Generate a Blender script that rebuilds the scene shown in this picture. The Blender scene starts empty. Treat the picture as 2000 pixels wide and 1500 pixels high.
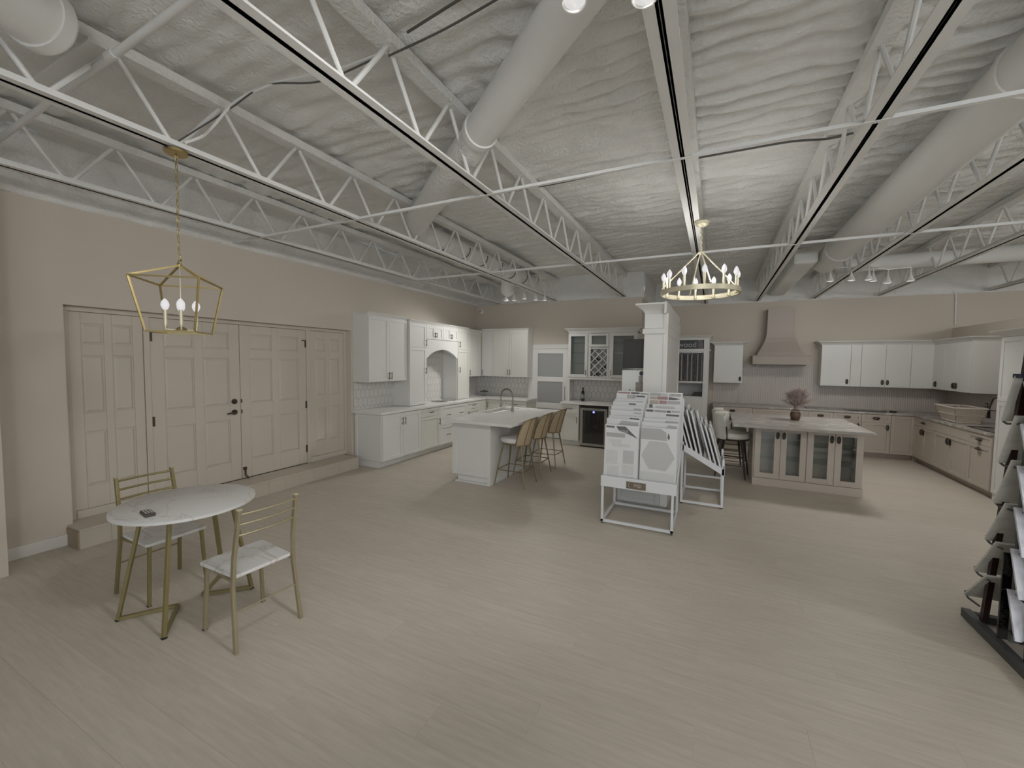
import bpy, bmesh, math, random
import numpy as np
from mathutils import Matrix, Vector

random.seed(7)
PI = math.pi
sc = bpy.context.scene
C = sc.collection

# ------------------------------------------------------------------ camera
YAW, PITCH, ROLL, FPX, CAM_H = math.radians(-26.0046), math.radians(-3.1188), math.radians(0.6798), 810.03, 1.80
fwd = Vector((math.sin(YAW)*math.cos(PITCH), math.cos(YAW)*math.cos(PITCH), math.sin(PITCH)))
rt0 = Vector((math.cos(YAW), -math.sin(YAW), 0)); up0 = rt0.cross(fwd)
rt = math.cos(ROLL)*rt0 + math.sin(ROLL)*up0
up = -math.sin(ROLL)*rt0 + math.cos(ROLL)*up0
cam_d = bpy.data.cameras.new('camera'); cam = bpy.data.objects.new('camera', cam_d); C.objects.link(cam)
cam.matrix_world = Matrix(((rt.x, up.x, -fwd.x, 0), (rt.y, up.y, -fwd.y, 0), (rt.z, up.z, -fwd.z, CAM_H), (0, 0, 0, 1)))
cam_d.sensor_width = 36; cam_d.lens = FPX/2000*36; cam_d.clip_start = .02; cam_d.clip_end = 100
sc.camera = cam

# ------------------------------------------------------------------ world, exposure, big lights
w = bpy.data.worlds.new('world'); sc.world = w; w.use_nodes = True
bg = w.node_tree.nodes['Background']; bg.inputs[0].default_value = (.75, .82, 1, 1); bg.inputs[1].default_value = .3
sc.view_settings.view_transform = 'Standard'; sc.view_settings.look = 'None'
sc.view_settings.gamma = 1; sc.view_settings.use_curve_mapping = False
sc.view_settings.exposure = 0.46
sc.cycles.use_denoising = True; sc.cycles.use_adaptive_sampling = True; sc.cycles.adaptive_threshold = .03
sc.cycles.use_light_tree = False; sc.cycles.light_sampling_threshold = .03; sc.cycles.caustics_reflective = False; sc.cycles.caustics_refractive = False
sc.cycles.max_bounces = 6; sc.cycles.diffuse_bounces = 4; sc.cycles.glossy_bounces = 3; sc.cycles.transparent_max_bounces = 12
sc.cycles.sample_clamp_indirect = 4

def area(name, loc, rot, sx, sy, power, col):
    l = bpy.data.lights.new(name, 'AREA'); l.shape = 'RECTANGLE'; l.size = sx; l.size_y = sy; l.energy = power; l.color = col
    o = bpy.data.objects.new(name, l); o.location = loc; o.rotation_euler = rot; C.objects.link(o); return o
# daylight entering through the three storefront windows in the wall behind the camera
for wx, pw in ((-2.6, 3), (1.2, 42), (5.0, 68)):
    area('storefront_daylight', (wx, -4.05, 1.55), (math.radians(90), 0, 0), 3.2, 2.5, pw, (.90, .97, 1.03))

def point(name, loc, power, col, r=.06):
    l = bpy.data.lights.new(name, 'POINT'); l.energy = power; l.color = col; l.shadow_soft_size = r
    o = bpy.data.objects.new(name, l); o.location = loc; C.objects.link(o); return o
def spot(name, loc, target, power, col, ang=110, r=.14):
    l = bpy.data.lights.new(name, 'SPOT'); l.energy = power; l.color = col; l.spot_size = math.radians(ang); l.spot_blend = .8; l.shadow_soft_size = r
    o = bpy.data.objects.new(name, l); o.location = loc
    o.rotation_euler = (Vector(target)-Vector(loc)).to_track_quat('-Z', 'Y').to_euler(); C.objects.link(o); return o

# ------------------------------------------------------------------ materials
def nodes(name):
    m = bpy.data.materials.new(name); m.use_nodes = True
    return m, m.node_tree, m.node_tree.nodes['Principled BSDF']
def mat(name, col, rough=.5, metal=0.0, var=0.0, vscale=3.0, bump=0.0, bscale=200.0, spec=.5, emit=None, estr=1.0, alpha=None, coat=0):
    m, nt, b = nodes(name)
    b.inputs['Base Color'].default_value = (*col, 1); b.inputs['Roughness'].default_value = rough
    b.inputs['Metallic'].default_value = metal; b.inputs['Specular IOR Level'].default_value = spec
    if coat: b.inputs['Coat Weight'].default_value = coat
    if emit: b.inputs['Emission Color'].default_value = (*emit, 1); b.inputs['Emission Strength'].default_value = estr
    tc = nt.nodes.new('ShaderNodeTexCoord')
    if var:
        n = nt.nodes.new('ShaderNodeTexNoise'); n.inputs['Scale'].default_value = vscale; n.inputs['Detail'].default_value = 3
        nt.links.new(tc.outputs['Object'], n.inputs['Vector'])
        r = nt.nodes.new('ShaderNodeMix'); r.data_type = 'RGBA'
        r.inputs['A'].default_value = tuple(max(0, c*(1-var)) for c in col)+(1,); r.inputs['B'].default_value = tuple(min(1, c*(1+var)) for c in col)+(1,)
        nt.links.new(n.outputs['Fac'], r.inputs['Factor']); nt.links.new(r.outputs['Result'], b.inputs['Base Color'])
    if bump:
        n = nt.nodes.new('ShaderNodeTexNoise'); n.inputs['Scale'].default_value = bscale; n.inputs['Detail'].default_value = 4
        nt.links.new(tc.outputs['Object'], n.inputs['Vector'])
        bp = nt.nodes.new('ShaderNodeBump'); bp.inputs['Strength'].default_value = bump; bp.inputs['Distance'].default_value = .022 if bscale < 100 else .01
        nt.links.new(n.outputs['Fac'], bp.inputs['Height']); nt.links.new(bp.outputs['Normal'], b.inputs['Normal'])
    return m
def marble(name, base, vein, scale=2.0, rough=.25, width=.035, soft=None):
    m, nt, b = nodes(name); b.inputs['Roughness'].default_value = rough
    tc = nt.nodes.new('ShaderNodeTexCoord'); mp = nt.nodes.new('ShaderNodeMapping')
    mp.inputs['Rotation'].default_value = (.3, .2, .9); mp.inputs['Scale'].default_value = (1, 1.9, 1)
    nt.links.new(tc.outputs['Object'], mp.inputs['Vector'])
    n = nt.nodes.new('ShaderNodeTexNoise'); n.inputs['Scale'].default_value = scale; n.inputs['Detail'].default_value = 6; n.inputs['Distortion'].default_value = .8
    nt.links.new(mp.outputs['Vector'], n.inputs['Vector'])
    r = nt.nodes.new('ShaderNodeValToRGB'); e = r.color_ramp.elements
    e[0].position = .5-width*2; e[0].color = (*base, 1); e[1].position = .5+width*2; e[1].color = (*base, 1)
    x = r.color_ramp.elements.new(.5); x.color = (*vein, 1)
    if soft:
        e[0].color = (*soft, 1); e[0].position = .2
    nt.links.new(n.outputs['Fac'], r.inputs['Fac']); nt.links.new(r.outputs['Color'], b.inputs['Base Color'])
    return m
def plank_mat(name, c1, c2):
    m, nt, b = nodes(name); b.inputs['Roughness'].default_value = .42; b.inputs['Specular IOR Level'].default_value = .35
    tc = nt.nodes.new('ShaderNodeTexCoord'); oi = nt.nodes.new('ShaderNodeObjectInfo')
    ad = nt.nodes.new('ShaderNodeVectorMath'); ad.operation = 'ADD'
    ml = nt.nodes.new('ShaderNodeVectorMath'); ml.operation = 'SCALE'; ml.inputs['Scale'].default_value = 40
    cx = nt.nodes.new('ShaderNodeCombineXYZ')
    for k in range(3): nt.links.new(oi.outputs['Random'], cx.inputs[k])
    nt.links.new(cx.outputs[0], ml.inputs[0]); nt.links.new(tc.outputs['Object'], ad.inputs[0]); nt.links.new(ml.outputs[0], ad.inputs[1])
    mp = nt.nodes.new('ShaderNodeMapping'); mp.inputs['Scale'].default_value = (2.2, 26, 1); nt.links.new(ad.outputs[0], mp.inputs['Vector'])
    n = nt.nodes.new('ShaderNodeTexNoise'); n.inputs['Scale'].default_value = 1.6; n.inputs['Detail'].default_value = 6; n.inputs['Roughness'].default_value = .6
    nt.links.new(mp.outputs[0], n.inputs['Vector'])
    mr = nt.nodes.new('ShaderNodeMath'); mr.operation = 'MULTIPLY_ADD'; mr.inputs[1].default_value = .12; mr.inputs[2].default_value = -.06
    nt.links.new(oi.outputs['Random'], mr.inputs[0])
    s = nt.nodes.new('ShaderNodeMath'); s.operation = 'ADD'; nt.links.new(n.outputs['Fac'], s.inputs[0]); nt.links.new(mr.outputs[0], s.inputs[1])
    r = nt.nodes.new('ShaderNodeValToRGB'); r.color_ramp.elements[0].position = .28; r.color_ramp.elements[0].color = (*c1, 1)
    r.color_ramp.elements[1].position = .72; r.color_ramp.elements[1].color = (*c2, 1)
    nt.links.new(s.outputs[0], r.inputs['Fac']); nt.links.new(r.outputs['Color'], b.inputs['Base Color'])
    return m
def glass_mat(name, tint=(.9, .95, .93), fac=.12, rough=.03):
    m = bpy.data.materials.new(name); m.use_nodes = True; nt = m.node_tree; nt.nodes.clear()
    o = nt.nodes.new('ShaderNodeOutputMaterial'); mx = nt.nodes.new('ShaderNodeMixShader'); mx.inputs[0].default_value = fac
    t = nt.nodes.new('ShaderNodeBsdfTransparent'); t.inputs[0].default_value = (*tint, 1)
    g = nt.nodes.new('ShaderNodeBsdfGlossy'); g.inputs['Roughness'].default_value = rough
    nt.links.new(t.outputs[0], mx.inputs[1]); nt.links.new(g.outputs[0], mx.inputs[2]); nt.links.new(mx.outputs[0], o.inputs[0])
    return m
def rib_mat(name, c1, c2, axis):     # narrow vertical finger tiles
    m, nt, b = nodes(name); b.inputs['Roughness'].default_value = .35
    tc = nt.nodes.new('ShaderNodeTexCoord'); wv = nt.nodes.new('ShaderNodeTexWave'); wv.wave_type = 'BANDS'; wv.bands_direction = axis
    wv.inputs['Scale'].default_value = 9.0; wv.inputs['Distortion'].default_value = .1
    nt.links.new(tc.outputs['Object'], wv.inputs['Vector'])
    r = nt.nodes.new('ShaderNodeValToRGB'); r.color_ramp.elements[0].position = .05; r.color_ramp.elements[0].color = (*c1, 1)
    r.color_ramp.elements[1].position = .3; r.color_ramp.elements[1].color = (*c2, 1)
    nt.links.new(wv.outputs['Fac'], r.inputs['Fac']); nt.links.new(r.outputs['Color'], b.inputs['Base Color'])
    bp = nt.nodes.new('ShaderNodeBump'); bp.inputs['Strength'].default_value = .5; bp.inputs['Distance'].default_value = .004
    nt.links.new(wv.outputs['Fac'], bp.inputs['Height']); nt.links.new(bp.outputs['Normal'], b.inputs['Normal'])
    return m
def weave_mat(name, c1, c2):
    m, nt, b = nodes(name); b.inputs['Roughness'].default_value = .6
    tc = nt.nodes.new('ShaderNodeTexCoord'); ck = nt.nodes.new('ShaderNodeTexChecker'); ck.inputs['Scale'].default_value = 90
    ck.inputs['Color1'].default_value = (*c1, 1); ck.inputs['Color2'].default_value = (*c2, 1)
    nt.links.new(tc.outputs['Object'], ck.inputs['Vector']); nt.links.new(ck.outputs['Color'], b.inputs['Base Color'])
    return m

M = dict(
 wall=mat('wall_paint', (.60, .54, .465), .75, var=.02, bump=.05, bscale=300),
 plank=plank_mat('oak_vinyl_plank', (.475, .425, .355), (.575, .52, .445)),
 sub=mat('floor_underlay', (.36, .31, .25), .8, var=.05),
 foam=mat('spray_foam', (.82, .815, .79), .85, var=.05, vscale=6, bump=.8, bscale=38),
 steel=mat('white_painted_steel', (.76, .755, .735), .5, var=.03),
 duct=mat('white_painted_duct', (.78, .775, .75), .45, var=.03),
 cable=mat('dark_cable', (.10, .095, .085), .6, var=.1),
 door=mat('taupe_door_paint', (.58, .525, .455), .5, var=.02),
 step=mat('step_vinyl', (.52, .47, .39), .5, var=.08, vscale=5),
 base=mat('baseboard_paint', (.72, .70, .66), .45, var=.02),
 white=mat('cabinet_white', (.74, .735, .71), .38, var=.015),
 whitew=mat('cabinet_warm_white', (.70, .69, .64), .38, var=.015),
 shade=mat('cabinet_interior', (.60, .60, .585), .5, var=.02),
 tan=mat('cabinet_taupe', (.52, .46, .40), .42, var=.03),
 hood=mat('hood_taupe', (.40, .35, .305), .5, var=.03),
 quartz=marble('white_quartz', (.78, .77, .745), (.70, .685, .655), 1.6, .3, .015),
 granite=marble('grey_veined_stone', (.64, .61, .565), (.36, .33, .30), 4.5, .22, .09, (.46, .43, .39)),
 marble=marble('white_marble_top', (.70, .695, .68), (.56, .525, .485), 1.5, .3, .006),
 slab=marble('white_slab', (.66, .655, .60), (.58, .57, .53), 3, .3, .03),
 slab_daylit=marble('daylit_white_slab', (.72, .73, .78), (.6, .6, .66), 3, .3, .03),  # bluish daylight from the windows is tinted into this slab colour
 blackmarble=marble('black_marble', (.006, .006, .006), (.05, .05, .048), 5, .25, .012),
 gold=mat('brushed_gold', (.50, .40, .19), .34, 1.0, var=.05),
 olive=mat('antique_gold_paint', (.27, .225, .105), .42, .45, var=.05),
 brass=mat('pale_brass', (.66, .61, .45), .4, .35, var=.04),
 champagne=mat('champagne_metal', (.42, .365, .25), .36, .6, var=.05),
 black=mat('black_metal', (.02, .019, .018), .45, .3, var=.1),
 bronze=mat('dark_bronze', (.10, .088, .07), .4, .7, var=.1),
 pull=mat('brushed_dark_nickel', (.16, .155, .14), .4, .7, var=.1),
 steelg=mat('stainless_steel', (.42, .40, .37), .32, .9, var=.05),
 nickel=mat('brushed_nickel', (.34, .33, .29), .3, .9, var=.05),
 tile=mat('picket_tile', (.66, .645, .62), .2, var=.04, vscale=9),
 grout=mat('grey_grout', (.27, .255, .235), .85, var=.05),
 pinkx=rib_mat('finger_tile_back', (.46, .405, .365), (.59, .535, .495), 'X'),
 pinky=rib_mat('finger_tile_side', (.46, .405, .365), (.59, .535, .495), 'Y'),
 frost=mat('frosted_glass', (.34, .345, .345), .3, var=.02),
 glass=glass_mat('clear_glass', (.95, .965, .96), .05),
 shelfg=glass_mat('glass_shelf', (.88, .925, .91), .10),
 dglass=mat('dark_glass', (.02, .019, .017), .06, var=.05, spec=.8),
 rattan=weave_mat('woven_rattan', (.47, .375, .25), (.38, .295, .19)),
 cushion=mat('white_upholstery', (.72, .70, .69), .8, var=.02, bump=.1, bscale=150),
 stooln=mat('cream_leather', (.70, .68, .62), .55, var=.03),
 legw=mat('walnut_gold_leg', (.22, .165, .085), .4, .3, var=.1),
 darkwood=mat('espresso_wood', (.045, .034, .026), .5, var=.2),
 rack=mat('white_powder_coat', (.72, .725, .74), .45, var=.02),
 bulb=mat('lit_bulb', (.25, .25, .25), .4, emit=(1, .965, .985), estr=.44),
 bulbs=mat('lit_spot', (.25, .25, .25), .4, emit=(1, .985, .97), estr=.44),
 led=mat('blue_led', (.1, .1, .5), .4, emit=(.22, .22, 1), estr=2.0),
 screen=mat('dark_screen', (.06, .056, .05), .4, var=.15, spec=.3),
 rubber=mat('black_rubber', (.03, .028, .027), .7, var=.1),
 remote=mat('remote_plastic', (.07, .052, .045), .5, var=.1),
 buttons=mat('grey_buttons', (.42, .39, .37), .6, var=.05),
 bottle=mat('dark_wine_glass', (.012, .014, .010), .08, var=.1, spec=.8),
 label=mat('bottle_label', (.30, .28, .26), .6, var=.1),
 vase=mat('amber_vase', (.13, .078, .05), .25, var=.15),
 pampas=mat('pampas_plume', (.30, .215, .195), .9, var=.15, vscale=20),
 pampasl=mat('pale_pampas_plume', (.44, .36, .33), .9, var=.15, vscale=20),
 wicker=mat('whitewashed_wicker', (.56, .48, .40), .7, var=.12, vscale=30),
 wickerr=mat('whitewashed_rail', (.70, .66, .60), .6, var=.08, vscale=20),
 signd=mat('charcoal_sign', (.055, .062, .062), .5, var=.1),
 signp=mat('sign_photo', (.14, .12, .125), .5, var=.6, vscale=14),
 signt=mat('silver_lettering', (.42, .43, .44), .5, var=.02),
 card=mat('sample_card', (.70, .70, .70), .45, var=.02),
 cardg=mat('card_grey_print', (.42, .415, .405), .45, var=.05),
 cardd=mat('card_dark_print', (.13, .12, .118), .45, var=.3, vscale=25),
 cardr=mat('card_rose_print', (.36, .22, .215), .45, var=.25, vscale=30),
 cardt=mat('card_tan_print', (.47, .40, .34), .45, var=.25, vscale=30),
 cardp=mat('card_scene_print', (.40, .385, .365), .45, var=.5, vscale=28),
 cardo=mat('card_olive_print', (.05, .05, .032), .45, var=.4, vscale=40),
 ctile=mat('card_tile_chip', (.52, .52, .515), .3, var=.06, vscale=6),
 ctile2=mat('card_pale_chip', (.62, .62, .605), .3, var=.08, vscale=14),
 plaque=mat('bronze_plaque', (.20, .165, .125), .4, .5, var=.1),
 plaquet=mat('plaque_lettering', (.55, .47, .45), .5, var=.03),
 poster=mat('poster_paper', (.72, .74, .72), .5, var=.03),
 posterd=mat('poster_figure', (.25, .22, .2), .5, var=.5, vscale=18),
 plate=mat('outlet_bronze', (.09, .08, .07), .4, .5, var=.05),
 outlet=mat('outlet_white', (.66, .64, .6), .5, var=.03),
 red=mat('dark_red_post', (.03, .010, .009), .4, .2, var=.1),
 navy=mat('navy_bar', (.012, .012, .03), .35, .2, var=.1),
 charc=mat('charcoal_panel', (.075, .08, .078), .5, var=.08),
 swd=mat('dark_wood_sample', (.05, .044, .042), .5, var=.35, vscale=12),
 swl=mat('light_wood_sample', (.30, .285, .28), .5, var=.2, vscale=12),
 mag=mat('magazine', (.30, .29, .26), .4, var=.5, vscale=25),
)

# ------------------------------------------------------------------ mesh builder
class MB:
    def __init__(s): s.v = []; s.f = []
    def add(s, vs, fs):
        k = len(s.v); s.v += [tuple(p) for p in vs]; s.f += [tuple(i+k for i in f) for f in fs]; return s
    def hexa(s, p):
        return s.add(p, [(0,1,2,3), (7,6,5,4), (0,4,5,1), (1,5,6,2), (2,6,7,3), (3,7,4,0)])
    def box(s, x0, x1, y0, y1, z0, z1):
        return s.hexa([(x0,y0,z0),(x1,y0,z0),(x1,y1,z0),(x0,y1,z0),(x0,y0,z1),(x1,y0,z1),(x1,y1,z1),(x0,y1,z1)])
    def fbox(s, F, u0, u1, v0, v1, n0, n1):
        return s.hexa([F(u0,v0,n0),F(u1,v0,n0),F(u1,v1,n0),F(u0,v1,n0),F(u0,v0,n1),F(u1,v0,n1),F(u1,v1,n1),F(u0,v1,n1)])
    def ext(s, A, B):
        n = len(A)
        return s.add(list(A)+list(B), [tuple(range(n)), tuple(range(2*n-1, n-1, -1))]+[(i, (i+1) % n, n+(i+1) % n, n+i) for i in range(n)])
    def cyl(s, p0, p1, r0, r1=None, n=10, cap=True):
        p0 = Vector(p0); p1 = Vector(p1); r1 = r0 if r1 is None else r1
        d = (p1-p0).normalized(); a = d.orthogonal().normalized(); b = d.cross(a)
        ring = lambda p, r: [p+r*(math.cos(t)*a+math.sin(t)*b) for t in (2*PI*i/n for i in range(n))]
        vs = ring(p0, r0)+ring(p1, r1); fs = [(i, (i+1) % n, n+(i+1) % n, n+i) for i in range(n)]
        if cap: fs += [tuple(range(n)), tuple(range(2*n-1, n-1, -1))]
        return s.add(vs, fs)
    def bar(s, p0, p1, wdt, hgt, upv=(0, 0, 1)):
        p0 = Vector(p0); p1 = Vector(p1); d = (p1-p0).normalized(); u = Vector(upv)
        if abs(d.dot(u)) > .98: u = Vector((0, 1, 0))
        a = d.cross(u).normalized()*wdt/2; b = a.cross(d).normalized()*hgt/2
        q = [(-1,-1),(1,-1),(1,1),(-1,1)]
        return s.hexa([p0+a*i+b*j for i, j in q]+[p1+a*i+b*j for i, j in q])
    def tube(s, pts, r, n=8, closed=False):
        pts = [Vector(p) for p in pts]; m = len(pts); vs = []; prev = None
        for i, p in enumerate(pts):
            if closed: d = (pts[(i+1) % m]-pts[i-1])
            else: d = pts[min(i+1, m-1)]-pts[max(i-1, 0)]
            d = d.normalized()
            a = d.orthogonal().normalized() if prev is None else (prev-d*prev.dot(d)).normalized()
            prev = a; b = d.cross(a); rr = r[i] if isinstance(r, (list, tuple)) else r
            vs += [p+rr*(math.cos(2*PI*k/n)*a+math.sin(2*PI*k/n)*b) for k in range(n)]
        fs = []
        for i in range(m if closed else m-1):
            j = (i+1) % m
            fs += [(i*n+k, i*n+(k+1) % n, j*n+(k+1) % n, j*n+k) for k in range(n)]
        if not closed: fs += [tuple(range(n)), tuple((m-1)*n+k for k in range(n-1, -1, -1))]
        return s.add(vs, fs)
    def lathe(s, prof, c=(0, 0, 0), n=20, sx=1.0, sy=1.0):
        vs = []; fs = []; m = len(prof)
        for r, z in prof:
            vs += [(c[0]+sx*r*math.cos(2*PI*k/n), c[1]+sy*r*math.sin(2*PI*k/n), c[2]+z) for k in range(n)]
        for i in range(m-1):
            fs += [(i*n+k, i*n+(k+1) % n, (i+1)*n+(k+1) % n, (i+1)*n+k) for k in range(n)]
        fs += [tuple(range(n)), tuple((m-1)*n+k for k in range(n-1, -1, -1))]
        return s.add(vs, fs)
    def grid(s, P):
        r = len(P); c = len(P[0])
        return s.add([p for row in P for p in row], [(i*c+j, i*c+j+1, (i+1)*c+j+1, (i+1)*c+j) for i in range(r-1) for j in range(c-1)])
    def mesh(s, name, m, off=(0, 0, 0), smooth=False, recalc=True):
        me = bpy.data.meshes.new(name)
        me.from_pydata([(p[0]-off[0], p[1]-off[1], p[2]-off[2]) for p in s.v], [], s.f)
        if recalc:
            bm = bmesh.new(); bm.from_mesh(me); bmesh.ops.recalc_face_normals(bm, faces=bm.faces); bm.to_mesh(me); bm.free()
        if smooth:
            me.polygons.foreach_set('use_smooth', [True]*len(me.polygons))
            try: me.set_sharp_from_angle(angle=math.radians(40))
            except Exception: pass
        me.materials.append(M[m] if isinstance(m, str) else m)
        return me

def frame(o, u, n):
    o = Vector(o); u = Vector(u); n = Vector(n)
    return lambda a, v, k: o+u*a+n*k+Vector((0, 0, v))
def tag(o, label, cat, group=None):
    o['label'] = label; o['category'] = cat
    if group: o['group'] = group
    return o
def link(o): C.objects.link(o); return o
def bev(o, wdt=.004, seg=2):
    b = o.modifiers.new('bevel', 'BEVEL'); b.width = wdt; b.segments = seg; b.limit_method = 'ANGLE'; b.angle_limit = math.radians(40); return o

class Thing:
    def __init__(s, name, label, cat, loc=(0, 0, 0), group=None, rotz=0, local=False):
        s.o = link(bpy.data.objects.new(name, None)); s.o.empty_display_size = .1
        s.o.location = loc; s.o.rotation_euler = (0, 0, rotz); tag(s.o, label, cat, group)
        s.off = (0, 0, 0) if local else loc
    def part(s, name, mb, m, parent=None, smooth=False, bevel=0):
        o = link(bpy.data.objects.new(name, mb.mesh(name, m, s.off, smooth))); o.parent = parent or s.o
        if bevel: bev(o, bevel)
        return o
    def inst(s, name, me, loc=(0, 0, 0), rot=(0, 0, 0), parent=None):
        o = link(bpy.data.objects.new(name, me)); o.parent = parent or s.o
        o.location = (loc[0]-s.off[0], loc[1]-s.off[1], loc[2]-s.off[2]); o.rotation_euler = rot; return o
def single(name, mb, m, label, cat, loc=(0, 0, 0), group=None, smooth=False, bevel=0):
    o = link(bpy.data.objects.new(name, mb.mesh(name, m, loc, smooth))); o.location = loc; tag(o, label, cat, group)
    if bevel: bev(o, bevel)
    return o
def struct(name, mb, m, parent=None, smooth=False, bevel=0):
    o = link(bpy.data.objects.new(name, mb.mesh(name, m, (0, 0, 0), smooth)))
    if parent: o.parent = parent
    else: o['kind'] = 'structure'
    if bevel: bev(o, bevel)
    return o
def dup(root, loc, rotz, label):
    r = root.copy(); C.objects.link(r); r.location = loc; r.rotation_euler = (0, 0, rotz); r['label'] = label
    def rec(src, dst):
        for ch in list(src.children):
            c = ch.copy(); C.objects.link(c); c.parent = dst; rec(ch, c)
    rec(root, r); return r
def text(name, body, size, m, loc, rot, parent=None, off=(0, 0, 0), extrude=.001, align='CENTER'):
    cu = bpy.data.curves.new(name, 'FONT'); cu.body = body; cu.size = size; cu.extrude = extrude; cu.align_x = align; cu.align_y = 'CENTER'
    cu.materials.append(M[m]); o = link(bpy.data.objects.new(name, cu))
    o.location = (loc[0]-off[0], loc[1]-off[1], loc[2]-off[2]); o.rotation_euler = rot
    me = bpy.data.meshes.new_from_object(o.evaluated_get(bpy.context.evaluated_depsgraph_get())); me.name = name
    o2 = link(bpy.data.objects.new(name, me)); o2.location = o.location; o2.rotation_euler = o.rotation_euler
    bpy.data.objects.remove(o); bpy.data.curves.remove(cu)
    if parent: o2.parent = parent
    return o2

# ------------------------------------------------------------------ room shell
XL, XR, YF, YB1, YB2, ZW, ZC = -5.5, 9.0, -4.2, 9.2, 10.95, 3.20, 3.74
fl = MB().box(XL-.3, XR, YF, YB2+.1, -.06, -.006)
floor = struct('floor', fl, 'sub')
PW, PL = .228, 1.83
cache = {}
row = 0; y = -.10
cnt = 0
while y < YB2:
    x = XL-1.83+((row*0.61+random.uniform(-.15, .15)) % 1.83)
    xmax = 4.2 if y > 4.3 else (3.6 if y > 2.5 else 2.6)
    xmin = XL if y > .8 else -4.4
    while x < xmax:
        a = max(x, xmin); b = min(x+PL, xmax+.6)
        yy1 = min(y+PW, YB2)
        if b-a > .15 and not (a < -1.5 and y > YB1):
            key = (round(b-a, 2), round(yy1-y, 3))
            if key not in cache:
                L, W_ = key; g = .0003
                cache[key] = MB().box(g, L-g, g, W_-g, -.006, 0).mesh('plank', 'plank')
            o = link(bpy.data.objects.new('plank', cache[key])); o.location = (a, y, 0); o.parent = floor; cnt += 1
        x += PL
    y += PW; row += 1
# floor out of the photograph's view
for k, (x0, x1, y0, y1) in enumerate(((XL, 9, YF, -.10), (4.2, 9, -.10, YB2))):
    rest = link(bpy.data.objects.new('far_planks', MB().box(x0, x1, y0, y1, -.006, -.0005).mesh('far_planks', 'plank'))); rest.parent = floor; rest['kind'] = 'stuff'

# left wall with the recess for the entry doors
RY0, RY1, RZ, DX = 1.67, 5.085, 2.285, -5.62
m = MB().box(XL-.25, XL, .0, RY0, 0, ZW); m.box(XL-.25, XL, RY1, YB1+.1, 0, ZW); m.box(XL-.25, XL, RY0, RY1, RZ, ZW)
m.box(XL-.3, XL-.25, .0, YB1, 0, ZW)
wall_left = struct('wall_left', m, 'wall')
m = MB().box(XL-.25, -5.13, YF, 1.17, 0, ZW)
struct('wall_left_near', m, 'wall')
m = MB().box(XL-.25, -1.43, YB1, YB1+.12, 0, ZW); m.box(-1.55, -1.43, YB1+.12, YB2, 0, ZW)
struct('wall_back_left', m, 'wall')
struct('wall_back', MB().box(-1.55, XR, YB2, YB2+.15, 0, ZW), 'wall')
struct('wall_right', MB().box(4.09, 4.21, 6.2, YB2, 0, 2.54), 'wall')
struct('wall_far_right', MB().box(XR, XR+.15, YF, YB2, 0, ZC+.2), 'wall')
# front wall behind the camera with three storefront windows
m = MB().box(XL-.25, XR, YF-.15, YF, 0, .25); m.box(XL-.25, XR, YF-.15, YF, 2.85, ZC+.2)
xs = [XL-.25, -4.25, -.95, -.45, 2.85, 3.35, 6.65, XR]
for a, b in ((0, 1), (2, 3), (4, 5), (6, 7)): m.box(xs[a], xs[b], YF-.15, YF, .25, 2.85)
struct('wall_front', m, 'wall')
for i, (a, b) in enumerate(((-4.25, -.95), (-.45, 2.85), (3.35, 6.65))):
    f = MB()
    for u0, u1, v0, v1 in ((a, b, .25, .31), (a, b, 2.79, 2.85), (a, a+.06, .25, 2.85), (b-.06, b, .25, 2.85), ((a+b)/2-.03, (a+b)/2+.03, .25, 2.85)):
        f.box(u0, u1, YF-.11, YF-.04, v0, v1)
    wo = struct('window_%d' % (i+1), f, 'black')
    struct('pane', MB().box(a+.06, b-.06, YF-.08, YF-.07, .31, 2.79), 'glass', wo)
# rough foam band closing the gap between the painted walls and the roof deck
def lattice_noise(seed, shape):
    return np.random.RandomState(seed).rand(*shape)
def vnoise(X, Y, s, seed):
    g = lattice_noise(seed, (256, 256)); x = X/s; y = Y/s
    xi = np.floor(x).astype(int); yi = np.floor(y).astype(int); fx = x-xi; fy = y-yi
    fx = fx*fx*(3-2*fx); fy = fy*fy*(3-2*fy)
    G = lambda a, b: g[a % 256, b % 256]
    return (G(xi, yi)*(1-fx)+G(xi+1, yi)*fx)*(1-fy)+(G(xi, yi+1)*(1-fx)+G(xi+1, yi+1)*fx)*fy-.5
def foam_band(name, F, L, z0, z1, amp, seed):
    nu = int(L/.05); nv = 14
    U, V = np.meshgrid(np.linspace(0, L, nu), np.linspace(z0, z1, nv))
    n = amp*(vnoise(U, V, .35, seed)+.6*vnoise(U, V, .12, seed+1)+.3*vnoise(U, V, .05, seed+2))
    t = (V-z0)/(z1-z0); n = n+.02+.05*t
    n[0, :] = -.02
    struct(name, MB().grid([[F(U[i, j], V[i, j], n[i, j]) for j in range(nu)] for i in range(nv)]), 'foam', smooth=True)
foam_band('trim_1', frame((XL, 0, 0), (0, 1, 0), (1, 0, 0)), 9.3, ZW-.005, ZC+.02, .06, 3)
foam_band('trim_2', frame((XL, YB1+.03, 0), (1, 0, 0), (0, -1, 0)), 4.1, ZW-.005, ZC+.02, .04, 13)
foam_band('trim_3', frame((-1.43, YB2, 0), (1, 0, 0), (0, -1, 0)), 10.4, ZW-.005, ZC+.02, .05, 23)
foam_band('trim_7', frame((-1.43, YB1, 0), (0, 1, 0), (1, 0, 0)), YB2-YB1, ZW-.005, ZC+.02, .03, 33)
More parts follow.
